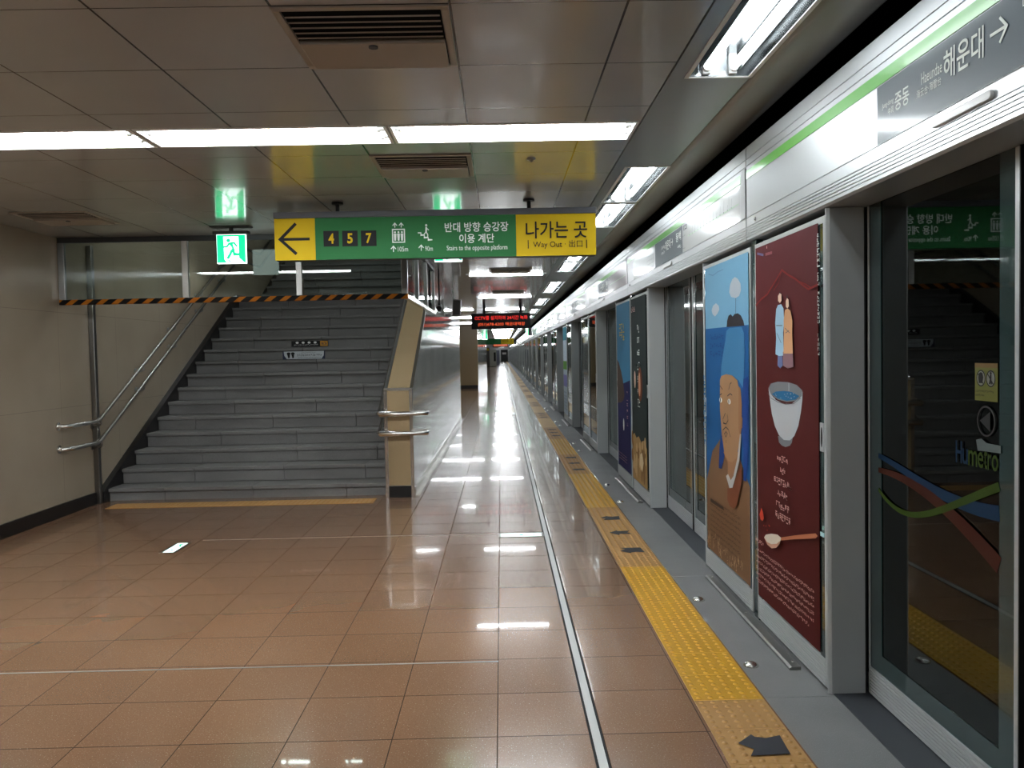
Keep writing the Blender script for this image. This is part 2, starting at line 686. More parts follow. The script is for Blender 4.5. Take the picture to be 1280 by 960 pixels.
# tactile strip
mb = MB()
TX = 0.793
yt0 = 3.466 - 0.2755 * 20
n = 0
while yt0 + 0.2755 * n < 145:
    a = yt0 + 0.2755 * n
    ph = (a + 0.13 - 3.466) % PITCHY
    mb.use(YEL if ph < 2.18 else TAN)
    mb.box(TX, TX + 0.297, a + 0.0015, a + 0.2755 - 0.0015, 0.0, 0.004)
    if 2.2 < a < 16:
        seg = 8 if a < 6 else 6
        for i in range(6):
            for j in range(6):
                cx, cy = TX + 0.0248 + 0.0495 * i, a + 0.023 + 0.0459 * j
                v = [(cx + r * math.cos(2 * PI * q / seg), cy + r * math.sin(2 * PI * q / seg), 0.004 + z) for r, z in ((0.0125, 0.0), (0.009, 0.0045)) for q in range(seg)]
                mb.add(v, [(q, (q + 1) % seg, seg + (q + 1) % seg, seg + q) for q in range(seg)] + [tuple(range(seg, 2 * seg))], True)
    n += 1
struct(mb.build('trim_6'), 'yellow and tan tactile paving strip with raised dots')

# steel strips let into the floor
mb = MB()
mb.use(m_metal('drain steel', (205, 205, 203), 0.3, metal=0.55)).box(0.324, 0.357, YB, YF, 0.0, 0.0025)
mb.use(BLACK).box(0.314, 0.324, YB, YF, 0.0, 0.0015)
mb.box(0.357, 0.366, YB, YF, 0.0, 0.0015)
struct(mb.build('trim_7'), 'long steel drain strip let into the floor')
mat('joint steel', (150, 144, 138), 0.4, 0.3)
mb = MB()
mb.box(XL + 0.02, -0.045, 3.972, 3.984, 0.0, 0.0015)
struct(mb.build('trim_8', MATS['joint steel']), 'thin steel joint strip across the floor nearer the camera')
mb = MB()
mb.box(-2.5, -0.06, 6.83, 6.842, 0.0, 0.0015)
struct(mb.build('trim_9', MATS['joint steel']), 'thin steel joint strip across the floor in line with the exit lamp')

# stair tactile strip
mb = MB()
for i in range(9):
    a = -4.05 + 0.302 * i
    mb.box(a, a + 0.299, 8.40, 8.66, 0.0, 0.004)
    for p in range(6):
        for q in range(6):
            cx, cy = a + 0.025 + 0.0498 * p, 8.425 + 0.042 * q
            v = [(cx + r * math.cos(PI * t / 3), cy + r * math.sin(PI * t / 3), 0.004 + z) for r, z in ((0.0125, 0), (0.008, 0.0045)) for t in range(6)]
            mb.add(v, [(t, (t + 1) % 6, 6 + (t + 1) % 6, 6 + t) for t in range(6)] + [tuple(range(6, 12))], True)
struct(mb.build('trim_10', TAN), 'tan tactile strip at the foot of the stairs')

# ---- stairwell shell
SX0, SX1 = -4.225, -1.242
Y1, RUN, RISE, Z1 = 8.85, 0.3302, 0.1662, 0.135
mb = MB()
mb.prism([(8.23, 2.71), (8.23, 2.80), (21.8, 9.6), (21.8, 9.5)], 0, XL, -1.1)
struct(mb.build('trim_11', CEIL2), 'sloping ceiling over the stairs')
mb = MB()
mb.box(XL, -1.1, 21.8, 22.0, 0, 9.6)
struct(mb.build('wall_back', WALL))
mb = MB()
mb.box(-1.242, -1.1, 8.3, 21.8, 2.76, 9.5)
struct(mb.build('wall_upper', GWALL), 'upper side wall of the stairwell')

# parapet wall beside the stairs
par = thing('stair_parapet', 'pale parapet wall with sloping cream top at the right side of the stairs', 'wall', (-1.093, 8.71, 0))
par['kind'] = 'structure'
XP0, XP1 = -1.242, -0.944
side = [(0.0, 0.0), (0.0, 1.135), (0.05, 1.135), (2.85, 2.566), (2.85, ZC - 0.002), (10.2, ZC - 0.002), (10.2, 0.0)]
mb = MB()
mb.prism(side, 0, XP0 + 1.093, XP1 + 1.093)
mb.build('body', GWALL, par)
mb = MB()
mb.prism([(-0.006, 0.125), (-0.006, 1.125), (0.0, 1.125), (0.0, 0.125)], 0, XP0 + 1.093 + 0.035, XP1 + 1.093 - 0.035)
mb.build('front_panel', CREAM, par)
mb = MB()
mb.prism([(0.055, 1.141), (0.05, 1.148), (2.845, 2.579), (2.85, 2.569)], 0, XP0 + 1.093 + 0.03, XP1 + 1.093 - 0.03)
mb.build('sloping_cap', CREAM, par)
mb = MB()
mb.box(XP0 + 1.093 + 0.02, XP1 + 1.093 - 0.02, -0.010, 0.0, 0.0, 0.12)
mb.build('base', BLACKB, par)
for sx in (XP0 + 1.093, XP1 + 1.093 - 0.03):
    mb = MB()
    mb.box(sx - 0.003, sx + 0.033, -0.012, 0.02, 0.0, 1.14)
    mb.prism([(-0.012, 1.12), (-0.012, 1.152), (0.05, 1.152), (2.845, 2.584), (2.85, 2.556), (0.05, 1.12)], 0, sx - 0.003, sx + 0.033)
    mb.build('edge_trim', STEEL, par, 0.003)
mb = MB()
mb.box(XP0 + 1.093, XP1 + 1.093, -0.014, 0.035, 1.128, 1.156)
mb.build('top_trim', STEEL, par, 0.003)
mb = MB()
mb.box(XP1, XP1 + 0.012, 8.73, 18.91, 0.0, 0.10)
mb.box(XP1, XP1 + 0.05, 8.73, 18.91, 0.0, 0.012)
struct(mb.build('baseboard_right', STEEL), 'polished steel skirting along the foot of the parapet wall')

# left corner trim post
mb = MB()
mb.box(XL, XL + 0.055, 8.69, 8.75, 0.0, 2.7)
o = struct(mb.build('trim_12', STEELB, None, 0.006), 'steel corner trim post where the left wall meets the stairs')

# ================================================================== STAIRCASE
st = thing('staircase', 'wide grey granite staircase rising behind the hanging way out sign', 'stairs', (-2.73, Y1, 0))
NS = 15


def step_part(i, y0, z_top, depth, y_off, x0=SX0, x1=SX1):
    rr = random.Random(i * 7 + 3)
    mb = MB()
    ox, oy = 2.73, -Y1
    x = x0
    cut = rr.uniform(0.45, 1.05)
    y0 += rr.uniform(-0.004, 0.004)
    while x < x1 - 0.02:
        xe = min(x + cut, x1)
        if x1 - xe < 0.2:
            xe = x1
        mb.box(x + ox, xe + ox - 0.004, y0 + oy, y0 + oy + depth + 0.02, z_top - 0.04, z_top)
        mb.box(x + ox, xe + ox - 0.004, y0 + oy + 0.028, y0 + oy + 0.07, z_top - RISE + 0.001, z_top - 0.04)
        x = xe
        cut = rr.uniform(0.85, 1.1)
    mb.build('step', STEP, st, 0.006)


for i in range(NS - 1):
    step_part(i, Y1 + RUN * i, Z1 + RISE * i, RUN, 0)
yl, zl = Y1 + RUN * (NS - 1), Z1 + RISE * (NS - 1)
step_part(NS - 1, yl, zl, 1.3, 0)
for i in range(16):
    step_part(20 + i, yl + 1.3 + RUN * i, zl + RISE * (i + 1), RUN if i < 15 else 2.0, 0)
mb = MB()
mb.prism([(0.1, 0.0), (yl - Y1 + 0.08, zl - RISE - 0.02), (yl - Y1 + 1.4, zl - 0.08), (yl - Y1 + 1.3 + RUN * 16 + 1.4, zl + RISE * 15), (yl - Y1 + 1.3 + RUN * 16 + 1.4, 0.0)], 0, SX0 + 2.73 + 0.01, SX1 + 2.73 - 0.01)
mb.build('core', STEP, st)
mb = MB()
e = 0.06
mb.prism([(-0.10, 0.0), (-0.10, 0.14 - 0.02), (yl - Y1, zl + e), (yl - Y1 + 1.3, zl + e), (yl - Y1 + 1.3 + RUN * 16, zl + RISE * 16 + e),
          (yl - Y1 + 1.3 + RUN * 16, zl), (yl - Y1 + 1.3, zl - 0.4), (yl - Y1, zl - 0.4), (0.4, 0.0)], 0, XL + 2.73 + 0.001, SX0 + 2.73 - 0.001)
mb.build('side_skirt', BLACKB, st)

# stickers on two risers
def riser(i):
    return Y1 + RUN * i + 0.026, Z1 + RISE * i
ry, rz = riser(10)
D = Draw((-2.795, ry - 0.012, rz - 0.145), (1, 0, 0), (0, 0, 1), (0, -1, 0))
D.rect(-0.27, 0.27, 0.0, 0.085, BLACK)
SY = mat('amber sticker', (206, 142, 24), 0.5)
D.rect(0.15, 0.26, 0.006, 0.079, SY)
for i in range(4):
    D.ell(-0.185 + 0.087 * i, 0.058, 0.022, 0.016, WHITE)
D.scribble(-0.235, 0.12, 0.018, 0.034, 16, WHITE, 4)
D.scribble(0.165, 0.245, 0.02, 0.065, 4, DGREY, 5)
tag(D.mb.build('riser_sticker'), 'black strip sticker with white icons and amber end on a stair riser', 'sticker')
ry, rz = riser(9)
D = Draw((-2.80, ry - 0.014, rz - 0.162), (1, 0, 0), (0, 0, 1), (0, -1, 0))
NB = mat('navy sticker', (26, 36, 66), 0.5)
PALE = mat('pale sticker', (196, 200, 204), 0.5)
D.rect(-0.31, 0.29, 0.0, 0.115, NB)
D.poly([(-0.295, 0.113), (-0.285, 0.05), (-0.25, 0.003), (0.24, 0.003), (0.272, 0.05), (0.277, 0.113)], PALE)
for dx in (-0.225, -0.165):
    D.ell(dx, 0.082, 0.027, 0.019, BLACK)
    D.poly([(dx - 0.02, 0.066), (dx + 0.02, 0.066), (dx + 0.012, 0.018), (dx - 0.008, 0.018)], BLACK)
D.scribble(-0.11, 0.25, 0.045, 0.072, 13, SIGNK, 6)
D.scribble(-0.05, 0.16, 0.085, 0.098, 14, DGREY, 7)
D.scribble(-0.09, 0.23, 0.014, 0.028, 20, DGREY, 8)
tag(D.mb.build('riser_sticker'), 'white strip sticker with navy corners and two black figures on a stair riser', 'sticker')


# ---- handrails on the left wall
def rail_z(y, z0):
    return z0 if y < 8.62 else z0 + (y - 8.62) * 0.5085


for nm, z0, which in (('upper', 0.875, 'upper'), ('lower', 0.655, 'lower')):
    hr = thing('handrail', '%s stainless handrail climbing the cream wall left of the stairs' % which, 'handrail', (-4.19, 8.0, z0))
    X = -4.19
    pts = [(XL + 0.004, 8.02, z0), (XL + 0.05, 8.02, z0), (X - 0.02, 8.04, z0), (X, 8.08, z0), (X, 8.58, z0), (X, 8.64, z0 + 0.014)]
    ye = yl - 0.1
    pts += [(X, ye, rail_z(ye, z0)), (X, ye + 0.06, rail_z(ye, z0) + 0.015), (X, yl + 1.12, rail_z(ye, z0) + 0.015)]
    yq = yl + 1.18
    pts += [(X, yq, rail_z(ye, z0) + 0.03), (X, yq + 4.8, rail_z(ye, z0) + 0.03 + 4.8 * 0.5)]
    P = [(a - X, b - 8.0, c - z0) for a, b, c in pts]
    MB().tube(P, 0.0215, 14).build('rail', STEEL, hr)
    mb = MB()
    mb.tube([(XL + 0.001 - X, 0.02, 0), (XL + 0.012 - X, 0.02, 0)], 0.04, 16)
    mb.build('wall_flange', STEEL, hr)
    for yb in (8.68, 9.75, 10.75, 11.75, 12.75):
        zb = rail_z(yb, z0) - z0
        mb = MB()
        mb.tube([(0, yb - 8.0, zb - 0.015), (0, yb - 8.0, zb - 0.065), (-0.03, yb - 8.0, zb - 0.08), (XL + 0.004 - X, yb - 8.0, zb - 0.08)], 0.009, 8)
        mb.tube([(XL + 0.001 - X, yb - 8.0, zb - 0.08), (XL + 0.01 - X, yb - 8.0, zb - 0.08)], 0.036, 16)
        mb.build('bracket', STEELB, hr)
for z0, which in ((0.89, 'upper'), (0.685, 'lower')):
    hr = thing('handrail', '%s stainless handrail bent around the front end of the cream parapet' % which, 'handrail', (-1.3, 8.6, z0))
    s = 0.5085
    ye = 13.2
    pts = [(0, ye - 8.6, (ye - 8.72) * s), (0, 0.12, 0.0), (0, 0.05, 0), (0.03, 0.0, 0), (0.47, 0.0, 0), (0.505, 0.03, 0), (0.505, 0.16, 0), (0.48, 0.2, 0), (0.362, 0.2, 0)]
    MB().tube(pts, 0.0205, 14).build('rail', STEEL, hr)
    mb = MB()
    mb.tube([(0.357, 0.2, 0), (0.366, 0.2, 0)], 0.036, 16)
    mb.build('wall_flange', STEEL, hr)
    for yb in (8.95, 10.1, 11.3, 12.5):
        zb = max(0, (yb - 8.72) * s)
        mb = MB()
        mb.tube([(0, yb - 8.6, zb - 0.015), (0, yb - 8.6, zb - 0.065), (0.055, yb - 8.6, zb - 0.075)], 0.009, 8)
        mb.tube([(0.045, yb - 8.6, zb - 0.075), (0.057, yb - 8.6, zb - 0.075)], 0.034, 14)
        mb.build('bracket', STEELB, hr)

# ================================================================== GLASS SMOKE SCREEN with hazard striped lower rail
YS = 8.15
sc = thing('glass_smoke_screen', 'glass smoke screen hanging from the ceiling in front of the stairs', 'screen', (-2.6, YS, 2.05))
ox, oy, oz = 2.6, -YS, -2.05
HAZ = mat('hazard stripe', (214, 140, 22), 0.65, spec=0.2)
t = NT(HAZ)
v_, (x_, y_, z_) = t.coords()
sv = t.math('ADD', x_, t.math('MULTIPLY', z_, -1.3))
sg = t.math('LESS_THAN', t.math('FLOORED_MODULO', sv, 0.148), 0.066)
t.link(t.mix(sg, rgb(10, 9, 8), rgb(168, 98, 14)), t.b.inputs['Base Color'])
mb = MB()
mb.box(XL + 0.005 + ox, -0.90 + ox, -0.025, 0.025, 0.0, 0.05)
tag(mb.build('striped_bar', HAZ, sc, 0.004), 'orange and black hazard striped lower bar')
mb = MB()
mb.box(-0.955 + ox, -0.90 + ox, 0.026, 3.42, 0.005, 0.05)
mb.build('side_bar', STEEL, sc, 0.004)
mb = MB()
mb.box(XL + 0.005 + ox, -0.90 + ox, -0.02, 0.02, 0.60, 0.648)
mb.box(-0.945 + ox, -0.905 + ox, 0.021, 3.42, 0.60, 0.648)
mb.build('top_rail', DGREY, sc, 0.003)
px_ = [-4.285, -3.06, -1.955, -0.93]
for a in px_:
    a0 = min(max(a, XL + 0.035), -0.93)
    mb = MB()
    mb.box(a0 - 0.03 + ox, a0 + 0.03 + ox, -0.022, 0.022, 0.05, 0.60)
    mb.build('mullion', STEELB, sc, 0.004)
for a, b in zip(px_, px_[1:]):
    mb = MB()
    mb.box(max(a, XL + 0.03) + 0.035 + ox, b - 0.035 + ox, -0.004, 0.004, 0.05, 0.60)
    mb.build('pane', SGLASS, sc)
for b in (1.15, 2.25, 3.4):
    mb = MB()
    mb.box(-0.955 + ox, -0.905 + ox, b - 0.025, b + 0.02, 0.05, 0.60)
    mb.build('mullion', STEELB, sc, 0.004)
for a, b in ((0.025, 1.12), (1.17, 2.22), (2.27, 3.37)):
    mb = MB()
    mb.box(-0.934 + ox, -0.926 + ox, a, b, 0.05, 0.60)
    mb.build('pane', SGLASS, sc)
mb = MB()
mb.box(XL, -0.9, YS - 0.03, YS + 0.05, 2.698, 2.72)
struct(mb.build('trim_13', DGREY), 'dark lintel strip above the glass screen')


# ================================================================== LIGHTS
def tube_light(name, L, along, wid, label, loc, group=None, depth=0.09, tm=None, tz=0.012):
    """recessed twin tube light; its long axis is x (along=0) or y (along=1); origin at the middle of its opening"""
    o = thing(name, label, 'light', loc, group)

    def B(mb, l0, l1, w0, w1, z0, z1):
        return mb.box(l0, l1, w0, w1, z0, z1) if along == 0 else mb.box(w0, w1, l0, l1, z0, z1)

    def T(mb, l0, l1, w, z, r, n=10):
        return mb.tube([(l0, w, z), (l1, w, z)] if along == 0 else [(w, l0, z), (w, l1, z)], r, n)
    h, w = L / 2, wid / 2
    mb = MB()
    B(mb, -h, h, -w, w, depth, depth + 0.008)
    B(mb, -h, h, -w, -w + 0.006, 0.002, depth)
    B(mb, -h, h, w - 0.006, w, 0.002, depth)
    B(mb, -h, -h + 0.006, -w + 0.006, w - 0.006, 0.002, depth)
    B(mb, h - 0.006, h, -w + 0.006, w - 0.006, 0.002, depth)
    mb.build('housing', WGLOSS if along == 0 else CHROME, o)
    mb = MB()
    B(mb, -h - 0.008, h + 0.008, -w - 0.012, -w + 0.006, -0.005, 0.0)
    B(mb, -h - 0.008, h + 0.008, w - 0.006, w + 0.012, -0.005, 0.0)
    B(mb, -h - 0.008, -h + 0.006, -w + 0.006, w - 0.006, -0.005, 0.0)
    B(mb, h - 0.006, h + 0.008, -w + 0.006, w - 0.006, -0.005, 0.0)
    mb.build('frame', WHITE, o)
    tw = w * 0.42
    for s in (-1, 1):
        mb = MB()
        T(mb, -h + 0.05, h - 0.05, s * tw, tz, 0.017)
        mb.build('tube', tm or TUBEM, o)
        for e in (-1, 1):
            mb = MB()
            T(mb, e * (h - 0.05), e * (h - 0.03), s * tw, tz, 0.0185)
            B(mb, min(e * (h - 0.03), e * (h - 0.012)), max(e * (h - 0.03), e * (h - 0.012)), s * tw - 0.016, s * tw + 0.016, 0.005, depth)
            mb.build('lamp_holder', WHITE, o)
    if along == 1:
        for e in (-1, 1):
            mb = MB()
            B(mb, -h + 0.02, h - 0.02, min(e * 0.085, e * 0.089), max(e * 0.085, e * 0.089), 0.02, depth - 0.01)
            mb.build('reflector', CHROME, o)
    return o


names = ['right-hand end, reaching the platform edge trough', 'second from the right end', 'third from the right end', 'leftmost, against the left wall']
for (a, b), nm in zip(ROW1, names):
    tube_light('ceiling_light', b - a - 0.02, 0, 0.34, 'twin tube light of the nearest ceiling row, %s' % nm, ((a + b) / 2, 4.56, ZC))
base = tube_light('ceiling_light', 1.2, 0, 0.085, 'single crosswise tube light hidden above the green way out sign', (0.10, ROWS[0], ZC), tm=TUBEF, tz=-0.012, depth=0.03)
dup(base, (0, -0.6 - ROWS[0], 0), 'crosswise tube light behind the view, nearer', None)
dup(base, (-1.7, -0.6 - ROWS[0], 0), 'crosswise tube light behind the view, farther left', None)
dup(base, (-3.3, -0.6 - ROWS[0], 0), 'crosswise tube light behind the view by the left wall', None)
dup(base, (-0.6, -3.8 - ROWS[0], 0), 'crosswise tube light at the rear of the view', None)
cross = {1: 'crosswise tube light just below the right half of the way out sign', 2: 'crosswise tube light midway between way out sign and red letter board',
         3: 'crosswise tube light just above the red letter board'}
for i, y in enumerate(ROWS[1:], 1):
    r = dup(base, (0, y - ROWS[0], 0), cross.get(i, 'far crosswise tube light beyond the red letter board'), None if i in cross else 'far crosswise tube lights',
            skip=() if i < 8 else ('lamp_holder', 'frame'))
    if i in (3, 4, 5):
        dup(base, (-1.4, y - ROWS[0], 0), {3: 'crosswise tube light level with the top of the red letter board, at its left'}.get(i, 'far crosswise tube light beyond the end of the pale parapet wall'), None if i == 3 else 'far left crosswise tube lights')
TL = {0: ('lengthwise tube light at the top right above the nearest screen header', 'lengthwise tube light at the top right, its far end in view'),
      1: ('lengthwise tube light beside the way out sign, nearer of the pair', 'lengthwise tube light beside the way out sign, farther of the pair'),
      2: ('lengthwise tube light below the right corner of the way out sign, nearer of its pair', 'lengthwise tube light below the right corner of the way out sign, farther of its pair')}
tb = None
for k, y in enumerate(troughs):
    kk = k - 1
    for j, (yy, L) in enumerate(((y + 0.635, 1.27), (y + 1.975, 1.27))):
        lab = TL.get(kk, (None, None))[j] if kk in TL else ('far lengthwise tube light above the platform screen' if kk > 2 else 'lengthwise tube light above the platform edge behind the view')
        grp = None if kk in TL else ('far lengthwise tube lights' if kk > 2 else 'lengthwise tube lights behind')
        if yy + 0.6 < 1.0:
            if yy < -3.5:
                continue
        if tb is None:
            tb = tube_light('edge_light', L, 1, TX1 - TX0, lab, ((TX0 + TX1) / 2, yy, ZC), grp, tm=TUBEE, tz=0.03)
            b0 = yy
        else:
            dup(tb, (0, yy - b0, 0), lab, grp, skip=() if kk < 6 else ('lamp_holder', 'frame'))
# stairwell light on the sloping ceiling
sl = tube_light('stair_light', 1.2, 1, 0.2, 'twin tube light on the sloping ceiling over the stairs', (-2.55, 9.7, 3.34), tm=TUBES, tz=-0.03)
sl.rotation_euler = (math.atan(0.5), 0, 0)
sl2 = dup(sl, (0, 3.6, 1.8), 'twin tube light on the sloping ceiling higher up over the stairs')


# ================================================================== CEILING VENTS
def vent(label, x, y, group=None):
    o = thing('ceiling_vent', label, 'vent', (x, y, ZC), group)
    w, d = 0.306, 0.302
    mb = MB()
    mb.box(-w, w, -d, -d + 0.028, -0.010, -0.001)
    mb.box(-w, w, d - 0.028, d, -0.010, -0.001)
    mb.box(-w, -w + 0.028, -d + 0.028, d - 0.028, -0.010, -0.001)
    mb.box(w - 0.028, w, -d + 0.028, d - 0.028, -0.010, -0.001)
    mb.build('frame', CREAMV, o, 0.003)
    mb = MB()
    mb.box(-w + 0.03, w - 0.03, -d + 0.03, d - 0.03, -0.004, -0.001)
    mb.build('backing', DARK, o)
    for i in range(5):
        y0 = -d + 0.055 + 0.048 * i
        mb = MB()
        mb.prism([(y0 + 0.014, -0.0095), (y0 + 0.017, -0.0095), (y0 + 0.019, -0.0135), (y0 + 0.016, -0.0135)], 0, -w + 0.035, w - 0.035)
        mb.build('louvre', CREAMV, o)
    mb = MB()
    mb.box(-w + 0.032, w - 0.032, -0.005, d - 0.034, -0.024, -0.004)
    mb.build('blank_plate', CREAMV, o, 0.004)
    mb = MB()
    mb.tube([(0, 0.02, -0.024), (0, 0.02, -0.030)], 0.018, 14)
    mb.build('knob', DGREY, o)
    return o


v0 = vent('largest cream ceiling vent at the top of the view, in front of the lights', -0.463, 3.186)
for lab, x, y, g in (('cream ceiling vent just behind the nearest row of lights', -0.463, 5.32, None), ('ceiling vent right above the green way out sign', -0.463, 7.3, None),
                     ('ceiling vent near the left wall before the stairs', -3.60, 7.0, None), ('far ceiling vent beyond the way out sign, nearer of two', 0.155, 12.05, None),
                     ('far ceiling vent beyond the way out sign, farther of two', 0.155, 16.2, None)):
    dup(v0, (x + 0.463, y - 3.186, 0), lab, g)

# ================================================================== SIGNS
# way out sign
sg_ = thing('way_out_sign', 'long green and yellow way out sign hanging from the ceiling on two rods', 'sign', (-0.49, 6.5, 2.43))
SW, SZ0, SZ1 = 2.49, 2.25, 2.572
mb = MB()
mb.box(-SW / 2, SW / 2, -0.03, 0.09, SZ0 - 2.43, SZ1 - 2.43)
mb.build('box', DGREY, sg_, 0.004)
mb = MB()
mb.box(-SW / 2 - 0.004, SW / 2 + 0.004, -0.04, 0.10, SZ1 - 2.43, SZ1 - 2.43 + 0.048)
mb.build('top_rail', mat('slate top rail', (72, 74, 80), 0.5), sg_, 0.004)
for hx in (-1.255 + 0.49, 0.24 + 0.49):
    mb = MB()
    mb.tube([(hx, 0.03, SZ1 - 2.43 + 0.045), (hx, 0.03, ZC - 2.43)], 0.016, 12)
    mb.tube([(hx, 0.03, ZC - 2.43 - 0.016), (hx, 0.03, ZC - 2.43 - 0.001)], 0.045, 16)
    mb.build('rod', BLACK, sg_)
q = SW / 1168.0
D = Draw((-SW / 2 - 35 * q, -0.0305, SZ0 - 2.43), (q, 0, 0), (0, 0, q * 1.03), (0, -1, 0))


def Vy(Y, X=600):
    return (247 - 11 * (X - 35) / 1168.0) - Y


def sbox(x0, x1, y0, y1):
    xm = (x0 + x1) / 2
    return x0, x1, Vy(y1, xm), Vy(y0, xm)


D.rect(35, 182, 0, 149, SIGNY).rect(182, 912, 0, 149, SIGNG).rect(912, 1203, 0, 149, SIGNY)
tp = (52, Vy(173, 60))
D.stroke([tp, (162, tp[1])], 10, SIGNK)
D.stroke([(113, tp[1] + 55), (55, tp[1]), (113, tp[1] - 52)], 11, SIGNK)
for i, c in enumerate('457'):
    x0 = 212 + 68 * i
    D.rect(*sbox(x0, x0 + 56, 144, 199), SIGNK)
    D.text(c, *sbox(x0 + 18, x0 + 38, 153, 189), SIGNY, 0.03)
a = Vy(188, 485)
for (u0, u1, w0, w1) in ((461, 508, a, a + 4), (461, 508, a + 45, a + 49), (461, 465, a, a + 49), (504, 508, a, a + 49)):
    D.rect(u0, u1, w0, w1, SIGNW)
for cx in (472, 484.5, 497):
    D.ell(cx, a + 37, 3.4, 3.6, SIGNW)
    D.poly([(cx - 5, a + 32), (cx + 5, a + 32), (cx + 4, a + 19), (cx + 3, a + 7), (cx - 3, a + 7), (cx - 4, a + 19)], SIGNW)


def up_arrow(cx, y0, y1, hw, w):
    D.stroke([(cx, y0), (cx, y1)], w, SIGNW)
    D.stroke([(cx - hw, y1 - hw), (cx, y1 + 1), (cx + hw, y1 - hw)], w, SIGNW)


for cx in (472, 495):
    up_arrow(cx, a + 53, a + 68, 8, 3)
up_arrow(465, a - 32, a - 13, 9, 3.2)
D.text('105m', *sbox(481, 518, 202, 219), SIGNW)
b = Vy(180, 580)
D.stroke([(555, b + 26), (566, b + 26), (566, b + 18), (578, b + 18), (578, b + 9), (592, b + 9), (592, b + 1), (607, b + 1)], 4, SIGNW)
D.ell(586, b + 52, 4, 4.5, SIGNW)
D.stroke([(586, b + 46), (585, b + 28)], 6, SIGNW)
D.stroke([(585, b + 29), (577, b + 20)], 3.5, SIGNW)
D.stroke([(585, b + 29), (591, b + 19), (590, b + 11)], 3.5, SIGNW)
D.stroke([(586, b + 43), (595, b + 35)], 3, SIGNW)
up_arrow(566, a - 30, a - 11, 9, 3.2)
D.text('90m', *sbox(580, 608, 201, 218), SIGNW)
D.text('반대 방향 승강장', *sbox(653, 884, 118, 152), SIGNW, 0.012)
D.text('이용 계단', *sbox(705, 832, 159, 191), SIGNW, 0.012)
D.text('Stairs to the opposite platform', *sbox(659, 879, 199, 221), SIGNW)
D.text('나가는 곳', *sbox(947, 1171, 117, 177), SIGNK, 0.012)
D.text('Way Out · 出口', *sbox(973, 1153, 184, 214), SIGNK)
for cx in (955, 1168):
    D.rect(*sbox(cx - 1.5, cx + 1.5, 183, 213), SIGNK)
D.mb.build('sign_face', None, sg_)


def exit_sign(label, x, y, z0, w=0.262, h=0.262, group=None, sx=1):
    o = thing('exit_sign', label, 'sign', (x, y, z0), group)
    mb = MB()
    mb.box(-w / 2, w / 2, -0.012, 0.022, 0, h)
    mb.build('lamp_box', EXW, o, 0.003)
    mb = MB()
    mb.box(-w / 2 - 0.03, w / 2 + 0.03, -0.03, 0.04, h, h + 0.03)
    mb.box(-w / 2 - 0.05, w / 2 + 0.05, -0.05, 0.06, ZC - z0 - 0.012, ZC - z0 - 0.001)
    mb.build('bracket', DGREY, o, 0.003)
    mb = MB()
    mb.tube([(0, 0.005, h + 0.028), (0, 0.005, ZC - z0 - 0.01)], 0.02, 12)
    mb.build('stem', DGREY, o)
    u = w / 400.0
    D = Draw((-w / 2 - 105 * u, -0.0125, h + 130 * u), (u, 0, 0), (0, 0, -u * h / w), (0, -1, 0))
    D.rect(110, 500, 136, 518, EXG)
    D.poly([(200, 160), (408, 160), (410, 455), (440, 480), (480, 518), (240, 518), (208, 470)], EXW)
    D.ell(268, 213, 27, 27, EXG)
    D.poly([(268, 244), (318, 236), (330, 270), (356, 350), (330, 365), (300, 360), (318, 320), (290, 280)], EXG)
    D.stroke([(282, 250), (245, 300), (200, 300)], 26, EXG)
    D.stroke([(305, 246), (350, 250), (388, 300)], 26, EXG)
    D.stroke([(335, 345), (345, 405), (435, 408)], 34, EXG)
    D.stroke([(316, 345), (292, 400), (252, 465)], 37, EXG)
    D.stroke([(258, 484), (296, 508)], 18, EXG)
    D.mb.build('sign_face', None, o)
    return o


ex = exit_sign('green lit running man exit sign hanging by the stairs, left of the arrow', -2.43, 7.6, 2.362)
dup(ex, (1.945, 0.35, 0.02), 'green lit exit sign mostly hidden behind the middle of the way out sign')
ex2 = dup(ex, (2.43 - 1.10, 52 - 7.6, 0.0), 'small far green exit sign just below the red letter board', None)
ex2.scale = (2.0, 1, 1.6)

# red letter board
lb = thing('led_board', 'black hanging board with red and orange lit lettering', 'sign', (0.02, 20.0, 2.27))
mb = MB()
mb.box(-0.72, 0.70, -0.06, 0.10, -0.185, 0.19)
mb.build('case', BLACK, lb, 0.01)
for hx in (-0.41, 0.47):
    mb = MB()
    mb.tube([(hx, 0.02, 0.185), (hx, 0.02, ZC - 2.27)], 0.035, 12)
    mb.build('rod', BLACK, lb)
D = Draw((0, -0.061, 0), (1, 0, 0), (0, 0, 1), (0, -1, 0))
D.text('CCTV를 설치하여 24시간 녹화', -0.64, 0.63, 0.03, 0.13, LEDR, 0.01)
D.text('(051)678-6203 해운대역장', -0.56, 0.565, -0.125, -0.03, LEDO, 0.01)
D.mb.build('lettering', None, lb)

# ================================================================== PLATFORM SCREEN WALL
ZH0, ZH1 = 2.088, 2.608
HX = 1.368


